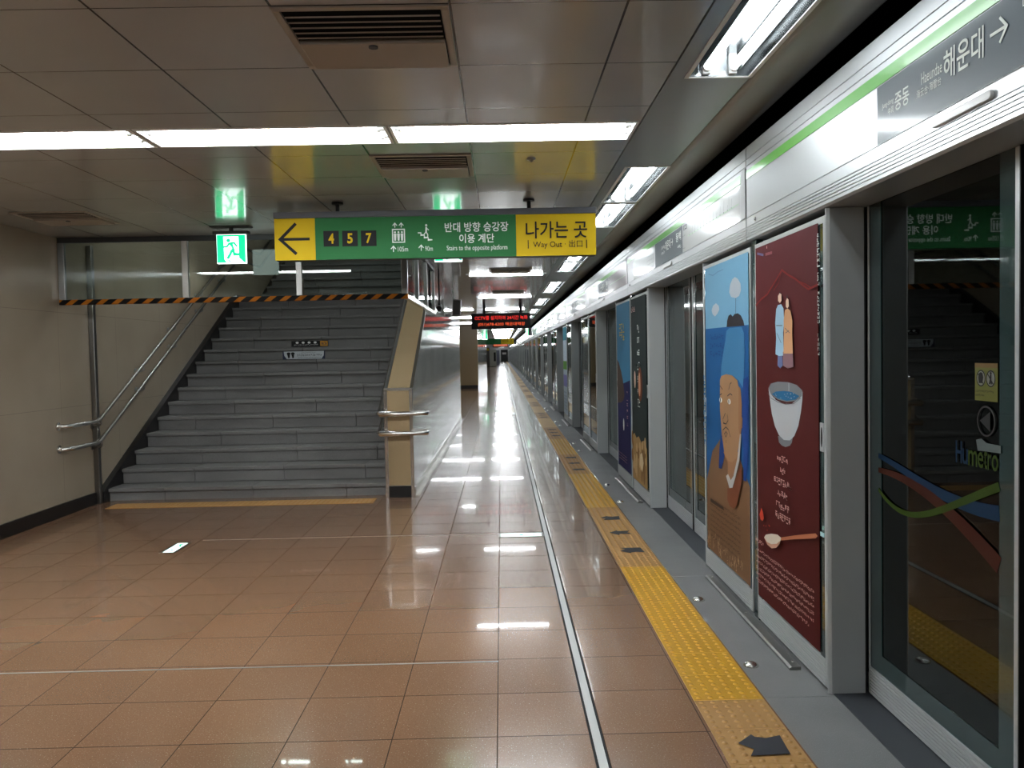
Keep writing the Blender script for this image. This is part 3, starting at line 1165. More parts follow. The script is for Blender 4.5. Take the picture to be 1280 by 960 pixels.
def make_header(label, length=PITCHY, group=None, fancy=None, rmap=False):
    o = thing('screen_header', label, 'header', (HX, 0, ZH0), group)
    h = length / 2 - 0.007
    pr = [(0.012, 0.0), (0.0, 0.008)]
    z = 0.012
    for i in range(5):
        pr += [(0.0, z), (0.0, z + 0.009), (0.005, z + 0.0095), (0.005, z + 0.0125)]
        z += 0.0135
    pr += [(0.0, z), (0.0, 0.124), (0.004, 0.125), (0.004, 0.129), (0.0, 0.13), (0.0, 0.407), (0.004, 0.408), (0.004, 0.411), (0.0, 0.412),
           (0.0, 0.444), (0.004, 0.445), (0.004, 0.449), (0.0, 0.45), (0.0, 0.512), (0.008, 0.52), (0.19, 0.52), (0.19, 0.0)]
    mb = MB()
    mb.prism(pr, 1, -h, h)
    mb.build('body', ALU, o)
    mb = MB()
    mb.box(-0.004, 0.0, -h, -h + 0.085, 0.132, 0.405)
    mb.build('end_trim', ALUD, o, 0.001)
    mb = MB()
    mb.box(-0.003, 0.0, -h + 0.09, h - 0.004, 0.338, 0.384)
    tag(mb.build('line_stripe', LBLUE, o), 'light green stripe')
    mb = MB()
    mb.tube([(-0.006, h - 0.16, 0.098), (0.0, h - 0.16, 0.098)], 0.011, 14)
    mb.tube([(-0.009, h - 0.16, 0.098), (-0.006, h - 0.16, 0.098)], 0.005, 10)
    mb.build('lock', CHROME, o)
    # status lamp: a long rounded lens
    r, L = 0.013, 0.145
    mb = MB()
    pts = [(L * sgn + r * math.cos(t0 + PI * i / 8) * 1.0, r * math.sin(t0 + PI * i / 8)) for sgn, t0 in ((1, -PI / 2), (-1, PI / 2)) for i in range(9)]
    mb.prism([(p, qz + 0.097) for p, qz in pts], 0, -0.012, 0.0)
    mb.build('status_lamp', mat('pale lamp lens', (196, 198, 196), 0.35), o, 0.003)
    # line sign
    D = Draw((-0.0008, 0.0, 0.0), (0, -1, 0), (0, 0, 1), (-1, 0, 0))
    D.rect(-0.55, 0.55, 0.131, 0.334, SLATE)
    if fancy:
        # the near sign: left of centre = the neighbouring stop, then this stop
        D.text('Jung-dong', -0.51, -0.425, 0.243, 0.266, SIGNW)
        D.text('中洞', -0.465, -0.425, 0.215, 0.238, SIGNW)
        D.text('중동', -0.415, -0.315, 0.212, 0.272, SIGNW, 0.012)
        D.text('Haeundae', -0.235, -0.11, 0.245, 0.282, SIGNW)
        D.text('海云台·海雲台', -0.265, -0.115, 0.208, 0.236, SIGNW)
        D.text('해운대', -0.10, 0.11, 0.212, 0.302, SIGNW, 0.012)
        D.stroke([(0.14, 0.258), (0.215, 0.258)], 0.009, SIGNW)
        D.stroke([(0.185, 0.292), (0.217, 0.258), (0.185, 0.224)], 0.009, SIGNW)
        D.text('Dongbaek', 0.285, 0.40, 0.272, 0.300, SIGNW)
        D.text('冬柏', 0.33, 0.40, 0.22, 0.25, SIGNW)
        D.text('동백', 0.415, 0.515, 0.212, 0.292, SIGNW, 0.012)
    else:
        D.text('해운대', -0.10, 0.11, 0.222, 0.302, SIGNW, 0.012)
        D.scribble(-0.26, -0.12, 0.25, 0.28, 8, SIGNW, 3)
        D.scribble(-0.26, -0.12, 0.21, 0.235, 6, SIGNW, 4)
        D.stroke([(0.14, 0.262), (0.2, 0.262)], 0.009, SIGNW)
        D.stroke([(0.175, 0.29), (0.202, 0.262), (0.175, 0.234)], 0.009, SIGNW)
        D.text('동백', 0.32, 0.50, 0.235, 0.305, SIGNW, 0.012)
        D.scribble(0.38, 0.50, 0.18, 0.21, 6, SIGNW, 9)
    D.mb.build('line_sign', None, o)
    if rmap:
        D = Draw((-0.0008, 0.0, 0.0), (0, -1, 0), (0, 0, 1), (-1, 0, 0))
        MP = mat('white map panel', (222, 226, 226), 0.2, coat=0.5)
        GL = mat('grey map line', (60, 66, 70), 0.5)
        D.rect(0.56, h - 0.11, 0.131, 0.334, MP)
        D.rect(0.58, 0.70, 0.29, 0.325, GL)
        D.text('운대', 0.60, 0.68, 0.296, 0.319, SIGNW)
        D.stroke([(0.72, 0.232), (h - 0.13, 0.232)], 0.006, mat('map green', (150, 186, 150), 0.4))
        for i in range(14):
            u = 0.78 + i * 0.085
            if u < h - 0.15:
                D.ell(u, 0.232, 0.006, 0.006, GL, 10)
                D.stroke([(u, 0.242), (u + 0.012, 0.242 + 0.02 + 0.02 * (i % 3))], 0.004, GL)
        D.stroke([(h - 0.3, 0.315), (h - 0.3, 0.232)], 0.004, GL)
        D.stroke([(h - 0.55, 0.232), (h - 0.55, 0.15)], 0.004, GL)
        D.scribble(0.58, 0.68, 0.24, 0.25, 10, GL, 11)
        D.scribble(0.58, 0.68, 0.15, 0.16, 10, GL, 12)
        D.mb.build('route_map', None, o)
        D = Draw((-0.0008, 0.0, 0.0), (0, -1, 0), (0, 0, 1), (-1, 0, 0))
        D.rect(-h + 0.4, -0.57, 0.131, 0.334, MP)
        for r_ in range(4):
            D.scribble(-0.95, -0.62, 0.155 + 0.035 * r_, 0.167 + 0.035 * r_, 14, GL, 20 + r_)
        D.mb.build('notice_panel', None, o)
    return o


def make_door(label, L, group=None, end=0):
    """hinged emergency door in the screen; local y runs 0..L, platform face at x = 0"""
    o = thing('emergency_door', label, 'screen door', (PF, 0, 0), group)
    zt = ZH0 - 0.03
    mb = MB()
    mb.box(0.0, 0.035, 0.0, 0.022, 0.02, zt)
    mb.box(0.0, 0.035, L - 0.022, L, 0.02, zt)
    mb.box(0.0, 0.035, 0.022, L - 0.022, zt - 0.03, zt)
    mb.build('frame', PILL, o, 0.002)
    mb = MB()
    mb.box(0.008, 0.024, 0.022, L - 0.022, 0.14, zt - 0.03)
    mb.build('glass', GLASS, o)
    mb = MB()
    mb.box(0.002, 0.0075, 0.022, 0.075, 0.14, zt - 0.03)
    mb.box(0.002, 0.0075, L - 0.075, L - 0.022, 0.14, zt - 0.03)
    mb.build('glass_border_reflection', FRIT_REFL, o)  # side strips: frit with the glass reflection put into their colour
    mb = MB()
    pr = [(0.03, 0.02), (0.0, 0.02)]
    for i in range(9):
        z = 0.022 + i * 0.013
        pr += [(0.0, z), (0.0, z + 0.009), (0.003, z + 0.0095), (0.003, z + 0.0125)]
    pr += [(0.0, 0.14), (0.03, 0.14)]
    mb.prism(pr, 1, 0.022, L - 0.022)
    mb.build('kick_plate', ALUD, o)
    mb = MB()
    hy = 0.024 if end == 0 else L - 0.064
    mb.box(-0.0018, 0.0075, hy, hy + 0.04, 1.045, 1.17)
    h = mb.build('handle', ALUD, o, 0.0006)
    mb = MB()
    mb.prism([(hy + 0.02 + 0.009 * math.cos(2 * PI * i / 20), 1.1075 + 0.044 * math.sin(2 * PI * i / 20)) for i in range(20)], 0, -0.0026, -0.0019)
    mb.build('grip_slot', BLACK, h)
    return o


def make_slider(label, L, group=None):
    """one leaf of the sliding door pair; local y runs 0..L, meeting edge at y = 0"""
    o = thing('sliding_door', label, 'screen door', (1.552, 0, 0), group)
    zt = ZH0 - 0.002
    mb = MB()
    mb.box(0.0, 0.03, 0.006, 0.034, 0.012, zt)
    mb.box(0.0, 0.03, L - 0.012, L, 0.012, zt)
    mb.build('frame', ALUD, o, 0.002)
    mb = MB()
    mb.box(-0.004, 0.034, 0.0, 0.006, 0.012, zt)
    mb.build('meeting_seal', GASKET, o)
    mb = MB()
    mb.box(0.008, 0.02, 0.034, L - 0.012, 0.13, zt)
    mb.build('glass', GLASS, o)
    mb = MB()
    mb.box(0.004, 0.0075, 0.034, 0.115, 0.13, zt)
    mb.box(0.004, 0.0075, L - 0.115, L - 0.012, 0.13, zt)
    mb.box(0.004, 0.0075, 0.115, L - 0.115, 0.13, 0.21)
    mb.build('glass_border_reflection', FRIT_REFL, o)  # lighter rim: reflection through double glass, painted as a teal border
    mb = MB()
    pr = [(0.03, 0.012), (0.0, 0.012)]
    for i in range(8):
        z = 0.016 + i * 0.014
        pr += [(0.0, z), (0.0, z + 0.0095), (0.003, z + 0.010), (0.003, z + 0.0135)]
    pr += [(0.0, 0.13), (0.03, 0.13)]
    mb.prism(pr, 1, 0.034, L - 0.012)
    mb.build('kick_plate', ALUD, o)
    return o


def make_pillar(label, group=None, face=-1):
    o = thing('screen_pillar', label, 'pillar', (1.385, 0, 0), group)
    mb = MB()
    n = [(0.0, 0.012), (0.012, 0.0), (0.158, 0.0), (0.158, 0.02), (0.0, 0.02)]
    if face > 0:
        n = [(x, 0.02 - y) for x, y in n]
    mb.prism(n, 2, 0.0, ZH0 - 0.002)
    mb.build('post', PILL, o, 0.002)
    mb = MB()
    if face < 0:
        mb.box(0.159, 0.165, 0.002, 0.018, 0.0, ZH0 - 0.002)
    else:
        mb.box(0.159, 0.165, 0.002, 0.018, 0.0, ZH0 - 0.002)
    mb.build('gasket', GASKET, o)
    return o


def make_mullion(label, group=None):
    o = thing('screen_mullion', label, 'post', (1.392, 0, 0), group)
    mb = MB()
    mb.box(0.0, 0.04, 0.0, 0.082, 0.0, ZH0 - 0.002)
    mb.build('glass_strip', FRIT_REFL, o, 0.002)
    mb = MB()
    mb.box(0.04, 0.1, 0.012, 0.07, 0.0, ZH0 - 0.002)
    mb.build('post', PILL, o, 0.003)
    return o


GF = 'far run of the platform screen wall'
NB_ = 33
protos = {}


def place(kind, maker, y, label, group=None):
    if kind not in protos:
        o = maker(label, group)
        o.location.y = y
        protos[kind] = o
        return o
    p = protos[kind]
    r = dup(p, (0, y - p.location.y, 0), label, group)
    if not group and 'group' in r:
        del r['group']
    return r


DOORN = {(0, 'a'): 'glass emergency door carrying the maroon cup poster', (0, 'b'): 'glass emergency door carrying the blue portrait poster',
         (1, 'a'): 'glass emergency door carrying the charcoal poster', (1, 'b'): 'glass emergency door carrying the narrow blue and purple poster',
         (2, 'a'): 'bare glass emergency door just past the charcoal poster, mirroring the red letters, nearer of two',
         (2, 'b'): 'bare glass emergency door just past the purple poster, mirroring the red letters, farther of two',
         (3, 'b'): 'glass emergency door carrying the small bright far poster'}
SLN = {-1: ('sliding glass door leaf with swoosh logo nearest the camera', 'sliding glass door leaf at the right edge of the view'),
       0: ('sliding glass door leaf between the charcoal poster and the blue poster, farther of two', 'sliding glass door leaf next to the blue portrait poster, nearer of two'),
       1: ('sliding glass door leaf beyond the blue and purple poster, farther of two', 'sliding glass door leaf beyond the blue and purple poster, nearer of two')}
HDN = {-1: 'silver screen header nearest the camera with the large slate line sign', 0: 'silver screen header above the two nearest posters with route map and small slate sign',
       1: 'silver screen header third along, above the charcoal poster', 2: 'silver screen header fourth along, beyond the narrow blue poster'}
PLN = {(0, 'a'): 'broad grey screen pillar between the swoosh logo door and the maroon poster', (0, 'b'): 'grey screen pillar at the far edge of the blue portrait poster',
       (1, 'a'): 'grey screen pillar at the near edge of the charcoal poster', (1, 'b'): 'grey screen pillar at the far edge of the narrow blue poster',
       (2, 'a'): 'grey screen pillar just beyond the narrow blue and purple poster'}
FAR = 'far %s in the receding screen wall beyond the posters'
for k in range(-1, NB_):
    yb = YB0 + PITCHY * k
    c = yb + 3.23
    g = None
    if k >= 0:
        pass
    # header centred on the sliding doors
    lab = HDN.get(k, FAR % 'silver header')
    if k == -1:
        hd0 = make_header(lab, fancy=True)
        hd0.location.y = c
    elif k == 0:
        hd1 = make_header(lab, rmap=True)
        hd1.location.y = c
    else:
        if k == 1:
            protos['h'] = hd1
        r = dup(hd1, (0, c - (YB0 + 3.23), 0), lab, None if k in HDN else 'far screen headers')
    if k == -1:
        # only the door side half of this bay is in view, its panels are behind the camera's right
        place('pb', lambda l, g: make_pillar(l, g, 1), yb + 2.15, 'grey screen pillar beyond the right edge of the view')
    else:
        for key, off in (('a', 0.0), ('b', 2.15)):
            lab = PLN.get((k, key), FAR % 'grey pillar')
            grp = None if (k, key) in PLN else 'far screen pillars'
            place('p' + key, (lambda l, g: make_pillar(l, g, -1)) if key == 'a' else (lambda l, g: make_pillar(l, g, 1)), yb + off, lab, grp)
        lab = DOORN.get((k, 'a'), FAR % 'glass emergency door')
        place('da', lambda l, g: make_door(l, 0.97, g, 0), yb + 0.022, lab, None if (k, 'a') in DOORN else 'far emergency doors')
        lab = DOORN.get((k, 'b'), FAR % 'glass emergency door')
        place('db', lambda l, g: make_door(l, 1.07, g, 1), yb + 1.078, lab, None if (k, 'b') in DOORN else 'far emergency doors')
        ml = {0: 'dark glass mullion between the maroon and blue posters', 1: 'dark glass mullion between the charcoal and the narrow blue poster'}
        place('m', make_mullion, yb + 0.994, ml.get(k, FAR % 'dark glass mullion'), None if k in ml else 'far mullions')
    la, lb2 = SLN.get(k, (FAR % 'sliding door leaf', FAR % 'sliding door leaf'))
    grp = None if k in SLN else 'far sliding doors'
    s1 = place('s', lambda l, g: make_slider(l, 1.04, g), c + 0.012, la, grp)
    if k == -1:
        near_leaf = s1
    # mirrored leaf: same thing turned round
    r = dup(protos['s'], (0, 0, 0), lb2, grp)
    r.location = (1.552, c - 0.012, 0)
    r.scale = (1, -1, 1)
    if not grp and 'group' in r:
        del r['group']

# printing on the nearest sliding leaf (added after the copies were taken)
U0 = near_leaf.location.y
D = Draw((-0.0005 + 0.0035, 0, 0), (0, 1, 0), (0, 0, 1), (-1, 0, 0), start=0.0)


def ly(y):
    return y - U0


OR = mat('swoosh orange', (58, 20, 6), 0.7, spec=0.15)
BL = mat('swoosh blue', (10, 40, 66), 0.7, spec=0.15)
GN = mat('swoosh green', (44, 62, 6), 0.7, spec=0.15)
WS = mat('warning sticker yellow', (92, 94, 20), 0.5)
GLX = 0.0075   # leaf glass face is at local x 0.008


def leaf_draw():
    return Draw((GLX - 0.0042, 0, 0), (0, -1, 0), (0, 0, 1), (-1, 0, 0))


def curve(p0, p1, p2, p3, n=18):
    out = []
    for i in range(n + 1):
        t = i / n
        out.append(tuple((1 - t) ** 3 * a + 3 * t * (1 - t) ** 2 * b + 3 * t * t * (1 - t) * c_ + t ** 3 * d for a, b, c_, d in zip(p0, p1, p2, p3)))
    return out


def UL(y):
    return -(y - U0)


D = leaf_draw()
D.stroke(curve((UL(3.40), 1.045), (UL(3.15), 1.02), (UL(2.9), 0.93), (UL(2.565), 0.965)), 0.02, BL, 0.05)
D.stroke(curve((UL(3.40), 0.985), (UL(3.15), 0.995), (UL(2.9), 0.95), (UL(2.565), 0.80)), 0.02, OR, 0.06)
D.stroke(curve((UL(3.40), 0.905), (UL(3.15), 0.77), (UL(2.95), 0.90), (UL(2.565), 1.05)), 0.016, GN, 0.03)
tag(D.mb.build('swoosh_print', None, near_leaf), 'blue, orange and green swoosh print')
D = leaf_draw()
wd = [('H', BL), ('u', BL), ('m', GN), ('e', GN), ('t', GN), ('r', GN), ('o', GN)]
wids = [0.042, 0.036, 0.056, 0.036, 0.022, 0.022, 0.038]
u = UL(2.815)
for (ch, m_), w_ in zip(wd, wids):
    hh = {'H': 0.075, 't': 0.068}.get(ch, 0.052)
    D.text(ch, u, u + w_ - 0.004, 1.095, 1.095 + hh, m_, 0.01)
    u += w_ * 0.99
D.poly([(UL(2.69), 1.185), (UL(2.66), 1.192), (UL(2.63), 1.18), (UL(2.555), 1.18), (UL(2.555), 1.156), (UL(2.66), 1.152), (UL(2.68), 1.150)], mat('pale cloud sticker', (84, 96, 96), 0.5))
tag(D.mb.build('operator_logo', None, near_leaf), 'blue and green lettering')
D = leaf_draw()
D.rect(UL(2.70), UL(2.575), 1.315, 1.437, WS)
D.rect(UL(2.70), UL(2.575), 1.422, 1.437, mat('sticker orange band', (104, 78, 30), 0.5))
for cy_ in (2.665, 2.610):
    D.ell(UL(cy_), 1.388, 0.025, 0.027, mat('sticker disc', (120, 122, 118), 0.5))
    D.ring(UL(cy_), 1.388, 0.025, 0.027, 0.004, BLACK)
D.poly([(UL(2.675), 1.372), (UL(2.655), 1.372), (UL(2.65), 1.392), (UL(2.655), 1.405), (UL(2.664), 1.408), (UL(2.674), 1.404), (UL(2.679), 1.39)], BLACK)
D.ell(UL(2.609), 1.405, 0.005, 0.005, BLACK, 12)
D.stroke([(UL(2.609), 1.40), (UL(2.609), 1.385), (UL(2.614), 1.37)], 0.009, BLACK)
D.stroke([(UL(2.609), 1.388), (UL(2.602), 1.37)], 0.005, BLACK)
for cy_ in (2.665, 2.610):
    D.stroke([(UL(cy_ + 0.016), 1.405), (UL(cy_ - 0.016), 1.371)], 0.004, BLACK)
D.scribble(UL(2.69), UL(2.59), 1.343, 1.350, 16, SIGNK, 31)
D.scribble(UL(2.69), UL(2.64), 1.330, 1.337, 9, SIGNK, 32)
tag(D.mb.build('warning_sticker', None, near_leaf), 'yellow warning sticker with two prohibition symbols')
D = leaf_draw()
GA = mat('grey arrow print', (26, 28, 29), 0.5)
D.ring(UL(2.638), 1.25, 0.05, 0.05, 0.006, GA)
D.poly([(UL(2.672), 1.25), (UL(2.615), 1.282), (UL(2.615), 1.218)], GA)
tag(D.mb.build('arrow_print', None, near_leaf), 'grey arrow in a ring')

# ------------------------------------------------------------------ posters
PX = PF - 0.004
op = onplane_x(PX)


class Poster(Draw):
    """prints on the screen plane; points are given by where they are read off the photograph and put on the poster's own plane"""
    def __init__(s):
        super().__init__((PX, 0, 0), (0, 1, 0), (0, 0, 1), (-1, 0, 0))

    def pp(s, pts, m):
        return s.poly([op(*p) for p in pts], m)

    def ps(s, pts, w, m, w1=None):
        return s.stroke([op(*p) for p in pts], w, m, w1)


def sheet(D, y0, y1, z0, z1, m, th=0.002):
    D.mb.use(m).box(PX, PX + th, y0, y1, z0, z1)


def zc(pts, ox, oy, k):
    return [(ox + a / k, oy + b / k) for a, b in pts]


MAR = mat('maroon print', (98, 30, 30), 0.7, spec=0.15)
t = NT(MAR)
v_, (x_, y_, z_) = t.coords()
t.link(t.mix(t.ramp(z_, 1.5, 2.05), rgb(72, 19, 18), rgb(84, 34, 38)), t.b.inputs['Base Color'])
PNK = mat('pink print', (214, 172, 166), 0.7, spec=0.15)
P = Poster()
sheet(P, 3.592, 4.468, 0.152, 2.035, MAR)
k = 640 / 100.0
# cup
cup = lambda pts: zc(pts, 730, 460, 4)
CW, CG, CB = mat('cup white', (172, 176, 180), 0.7, spec=0.15), mat('cup grey', (112, 115, 118), 0.7, spec=0.15), mat('drink blue', (34, 96, 136), 0.7, spec=0.15)
P.pp(cup([(970, 340), (975, 372), (990, 388), (1008, 395), (1030, 388), (1040, 372), (1045, 340)]), CG)
P.pp(cup([(923, 100), (930, 160), (940, 230), (955, 290), (975, 335), (1000, 360), (1030, 362), (1052, 340), (1072, 290), (1085, 220), (1092, 160), (1093, 115), (1080, 150), (1040, 178), (1000, 180), (960, 160), (935, 130)]), CW)
P.pp(cup([(923, 100), (935, 78), (970, 68), (1020, 70), (1065, 85), (1092, 112), (1090, 140), (1060, 165), (1015, 170), (970, 158), (935, 130)]), CG)
P.pp(cup([(940, 130), (960, 118), (1000, 114), (1040, 120), (1078, 140), (1060, 158), (1015, 164), (970, 152)]), CB)
rr = random.Random(5)
for i in range(14):
    a = op(730 + (960 + 100 * rr.random()) / 4, 460 + (125 + 28 * rr.random()) / 4)
    P.ell(a[0], a[1], 0.003, 0.003, CW, 8)
P.ps(cup([(1030, 74), (1030, 116)]), 0.006, CW)
P.ps(cup([(925, 125), (940, 150), (975, 170), (1015, 182), (1055, 178), (1090, 150)]), 0.003, DGREY)
# two standing figures
f = lambda pts: zc(pts, 860, 260, 3.2)
SKN = mat('print skin', (214, 184, 164), 0.7, spec=0.15)
HB, HT, HP, HV = mat('print pale blue', (150, 184, 206), 0.7, spec=0.15), mat('print tan', (190, 142, 104), 0.7, spec=0.15), mat('print slate blue', (92, 104, 142), 0.7, spec=0.15), mat('print mauve', (130, 98, 104), 0.7, spec=0.15)
P.pp(f([(365, 585), (383, 585), (384, 630), (374, 642), (363, 630)]), HP)
P.pp(f([(365, 388), (378, 385), (387, 400), (390, 450), (386, 500), (388, 590), (370, 592), (355, 585), (358, 520), (354, 460), (358, 405)]), HB)
P.pp(f([(366, 352), (372, 340), (379, 345), (380, 370), (373, 380), (366, 372)]), SKN)
P.pp(f([(369, 340), (373, 334), (378, 342)]), BLACK)
P.pp(f([(386, 575), (425, 575), (428, 635), (405, 642), (386, 630)]), HV)
P.pp(f([(394, 408), (404, 402), (416, 410), (424, 450), (423, 500), (426, 582), (388, 582), (390, 500), (389, 450)]), HT)
P.pp(f([(398, 372), (403, 360), (409, 366), (410, 392), (404, 402), (398, 394)]), SKN)
P.pp(f([(400, 358), (403, 345), (407, 360)]), BLACK)
for a, b in (((360, 470), (384, 470)), ((362, 500), (380, 540)), ((395, 480), (415, 500)), ((398, 500), (412, 490))):
    P.ps(f([a, b]), 0.004, DGREY)
# mountain ridge
RG = mat('ridge red', (116, 30, 26), 0.7, spec=0.15)
P.ps(f([(278, 390), (300, 365), (325, 345), (340, 320), (362, 285), (383, 248), (410, 268), (440, 285), (470, 310), (490, 325), (530, 305)]), 0.010, RG)
P.ps(f([(383, 250), (370, 300), (350, 330)]), 0.005, RG)
P.ps(f([(440, 288), (480, 305), (500, 318)]), 0.006, RG)
# logo and title marks
P.ps(f([(285, 182), (310, 188)]), 0.012, mat('print dusk blue', (96, 92, 128), 0.7, spec=0.15))
P.ps(f([(318, 186), (345, 178)]), 0.014, mat('print dusk rose', (132, 74, 80), 0.7, spec=0.15))
P.ps(f([(324, 152), (324, 162)]), 0.006, PNK)
a0, a1 = op(1026, 290), op(1024, 405)
yv = a0[0]
P2 = Draw((PX, 0, 0), (0, 0, -1), (0, -1, 0), (-1, 0, 0), start=P.d, mb=P.mb)
P2.scribble(-1.99, -1.84, -yv - 0.014, -yv + 0.014, 7, SIGNW, 41)
P2.scribble(-1.82, -1.76, -yv - 0.012, -yv + 0.012, 3, SIGNW, 42)
P2.scribble(-1.74, -1.60, -yv - 0.012, -yv + 0.012, 8, SIGNW, 43)
P2.scribble(-1.56, -1.46, -yv - 0.010, -yv + 0.010, 5, SIGNW, 44)
P.d = P2.d
# lines of verse under the cup
for i, (x0, y0_, x1, y1_, n) in enumerate(((665, 300, 745, 330, 5), (688, 390, 728, 410, 3), (645, 460, 775, 515, 8), (668, 560, 745, 585, 5), (660, 640, 757, 680, 6), (655, 710, 768, 770, 7))):
    kx = 1280 / 220.0
    a = op(860 + x0 / kx, 520 + y0_ / kx)
    b_ = op(860 + x1 / kx, 520 + y1_ / kx)
    zz = (a[1] + b_[1]) / 2
    P.scribble(a[0], b_[0], zz - 0.017, zz + 0.017, n, PNK, 50 + i)
# flame, crumbs and spoon
kx = 1280 / 220.0
g_ = lambda pts: zc(pts, 860, 520, kx)
P.pp(g_([(553, 668), (566, 700), (572, 745), (563, 762), (548, 752), (540, 715), (548, 690)]), mat('flame red', (190, 62, 44), 0.7, spec=0.15))
for a in ((572, 796), (588, 800), (610, 795), (598, 830), (615, 800)):
    c_ = op(860 + a[0] / kx, 520 + a[1] / kx)
    P.ell(c_[0], c_[1], 0.004, 0.004, mat('flame red', (190, 62, 44), 0.7, spec=0.15), 8)
SPW = mat('spoon wood', (166, 104, 74), 0.7, spec=0.15)
P.pp(g_([(690, 885), (720, 880), (800, 868), (870, 860), (955, 853), (970, 872), (955, 890), (870, 893), (800, 895), (720, 903), (690, 905)]), SPW)
P.pp(g_([(577, 885), (600, 935), (632, 962), (665, 958), (690, 930), (702, 890)]), mat('spoon bowl', (186, 138, 116), 0.7, spec=0.15))
P.pp(g_([(577, 882), (590, 862), (630, 855), (675, 862), (702, 885), (698, 905), (670, 928), (630, 932), (598, 915)]), mat('spoon powder', (206, 196, 180), 0.7, spec=0.15))
# small print
for i in range(6):
    z = 0.415 - 0.033 * i
    P.scribble(4.44, 3.61 + (0.06 if i == 5 else 0.0), z - 0.008, z + 0.008, 44, PNK, 70 + i)
P.scribble(4.45, 4.31, 0.455, 0.475, 6, PNK, 69)
tag(P.mb.build('poster'), 'tall maroon poster with white cup, spoon and two standing figures', 'poster')

# blue portrait poster
SKYB = mat('print sky blue', (106, 152, 180), 0.7, spec=0.15)
P = Poster()
sheet(P, 4.604, 5.575, 0.155, 2.035, SKYB)
h_ = lambda pts: zc(pts, 730, 320, 1280 / 220.0)          # points read in the upper detail
j_ = lambda pts: zc(pts, 730, 460, 4)                      # points read in the middle detail
Y0_, Y1_ = 4.604, 5.575
zb1 = op(884, 411)[1]
zb2 = op(936, 406)[1]
MB1, MB2, MB3 = mat('print mid blue', (26, 80, 130), 0.7, spec=0.15), mat('print deep blue', (22, 56, 116), 0.7, spec=0.15), mat('print turban blue', (58, 112, 152), 0.7, spec=0.15)
P.poly([(Y1_, zb1), (Y1_, 0.6), (Y0_, 0.6), (Y0_, zb2)], MB1)
BRN, BRN2, RUST = mat('print brown', (112, 82, 58), 0.7, spec=0.15), mat('print umber', (60, 42, 32), 0.7, spec=0.15), mat('print rust', (110, 62, 40), 0.7, spec=0.15)
P.poly([(Y1_, 0.62), (5.42, 0.83), (5.2, 0.94), (5.05, 0.95), (4.9, 0.93), (Y0_, 0.72), (Y0_, 0.156), (Y1_, 0.156)], BRN)
HK = mat('print hat black', (42, 38, 42), 0.7, spec=0.15)
P.pp(h_([(1038, 517), (1042, 470), (1052, 435), (1068, 423), (1082, 440), (1095, 422), (1120, 416), (1142, 432), (1160, 470), (1168, 507)]), HK)
P.ps(h_([(1105, 425), (1105, 300)]), 0.007, HK)
FLW = mat('print pale bloom', (166, 174, 182), 0.7, spec=0.15)
P.pp(h_([(1098, 152), (1120, 165), (1140, 200), (1143, 250), (1130, 290), (1105, 306), (1072, 298), (1058, 265), (1064, 210), (1080, 170)]), FLW)
P.pp(h_([(962, 343), (982, 362), (986, 390), (972, 420), (955, 440), (938, 425), (930, 395), (940, 362)]), FLW)
P.ps(h_([(908, 132), (940, 142), (975, 115), (1015, 98)]), 0.006, mat('print steel blue', (92, 128, 156), 0.7, spec=0.15))
for i, zz in enumerate((590, 655, 710)):
    a, b_ = op(730 + 918 / 5.818, 320 + zz / 5.818), op(730 + 1020 / 5.818, 320 + zz / 5.818)
    P.scribble(a[0], b_[0], a[1] - 0.016, a[1] + 0.016, (9, 7, 5)[i], MB2, 80 + i)
# drape behind the head, head cloth, face
P.pp(j_([(690, 300), (680, 400), (676, 500), (690, 505), (705, 440), (700, 330)]), MB2)
P.pp(j_([(790, 300), (800, 400), (800, 560), (815, 568), (822, 500), (826, 330), (826, 40), (795, 60)]), MB2)
P.pp(h_([(1040, 545), (1060, 525), (1150, 515), (1168, 560), (1172, 700), (1168, 850), (1160, 960), (1130, 905), (1085, 868), (1030, 862), (1000, 880), (1003, 800), (1018, 700), (1032, 620)]), MB3)
FAC, FAS = mat('print face', (150, 114, 82), 0.7, spec=0.15), mat('print face shade', (142, 102, 72), 0.7, spec=0.15)
P.pp(j_([(722, 470), (722, 530), (740, 560), (765, 500), (780, 420), (700, 420)]), FAS)
P.pp(j_([(683, 60), (690, 40), (715, 30), (745, 38), (770, 62), (780, 110), (790, 180), (790, 290), (780, 380), (765, 450), (745, 472), (725, 465), (705, 425), (692, 330), (683, 200)]), FAC)
P.pp(j_([(776, 90), (786, 100), (793, 180), (793, 290), (785, 350), (776, 300)]), FAS)
P.pp(j_([(784, 305), (790, 240), (797, 250), (795, 300)]), FAS)
for a in ([(684, 88), (697, 108)], [(728, 108), (735, 80), (742, 72)], [(684, 135), (694, 128)], [(722, 140), (736, 128), (746, 136)],
          [(712, 225), (700, 255), (702, 275), (716, 280)], [(716, 280), (726, 262), (722, 232)], [(697, 345), (700, 310), (715, 295), (728, 308), (738, 345)],
          [(708, 330), (716, 318), (724, 330)], [(717, 360), (717, 375)], [(708, 325), (716, 345), (722, 330)]):
    P.ps(j_(a), 0.006, HK)
for cx, cy in ((690, 160), (733, 168)):
    c_ = op(730 + cx / 4, 460 + cy / 4)
    P.ell(c_[0], c_[1], 0.032, 0.016, WHITE, 16)
    P.ell(c_[0] + 0.006, c_[1], 0.011, 0.015, BLACK, 12)
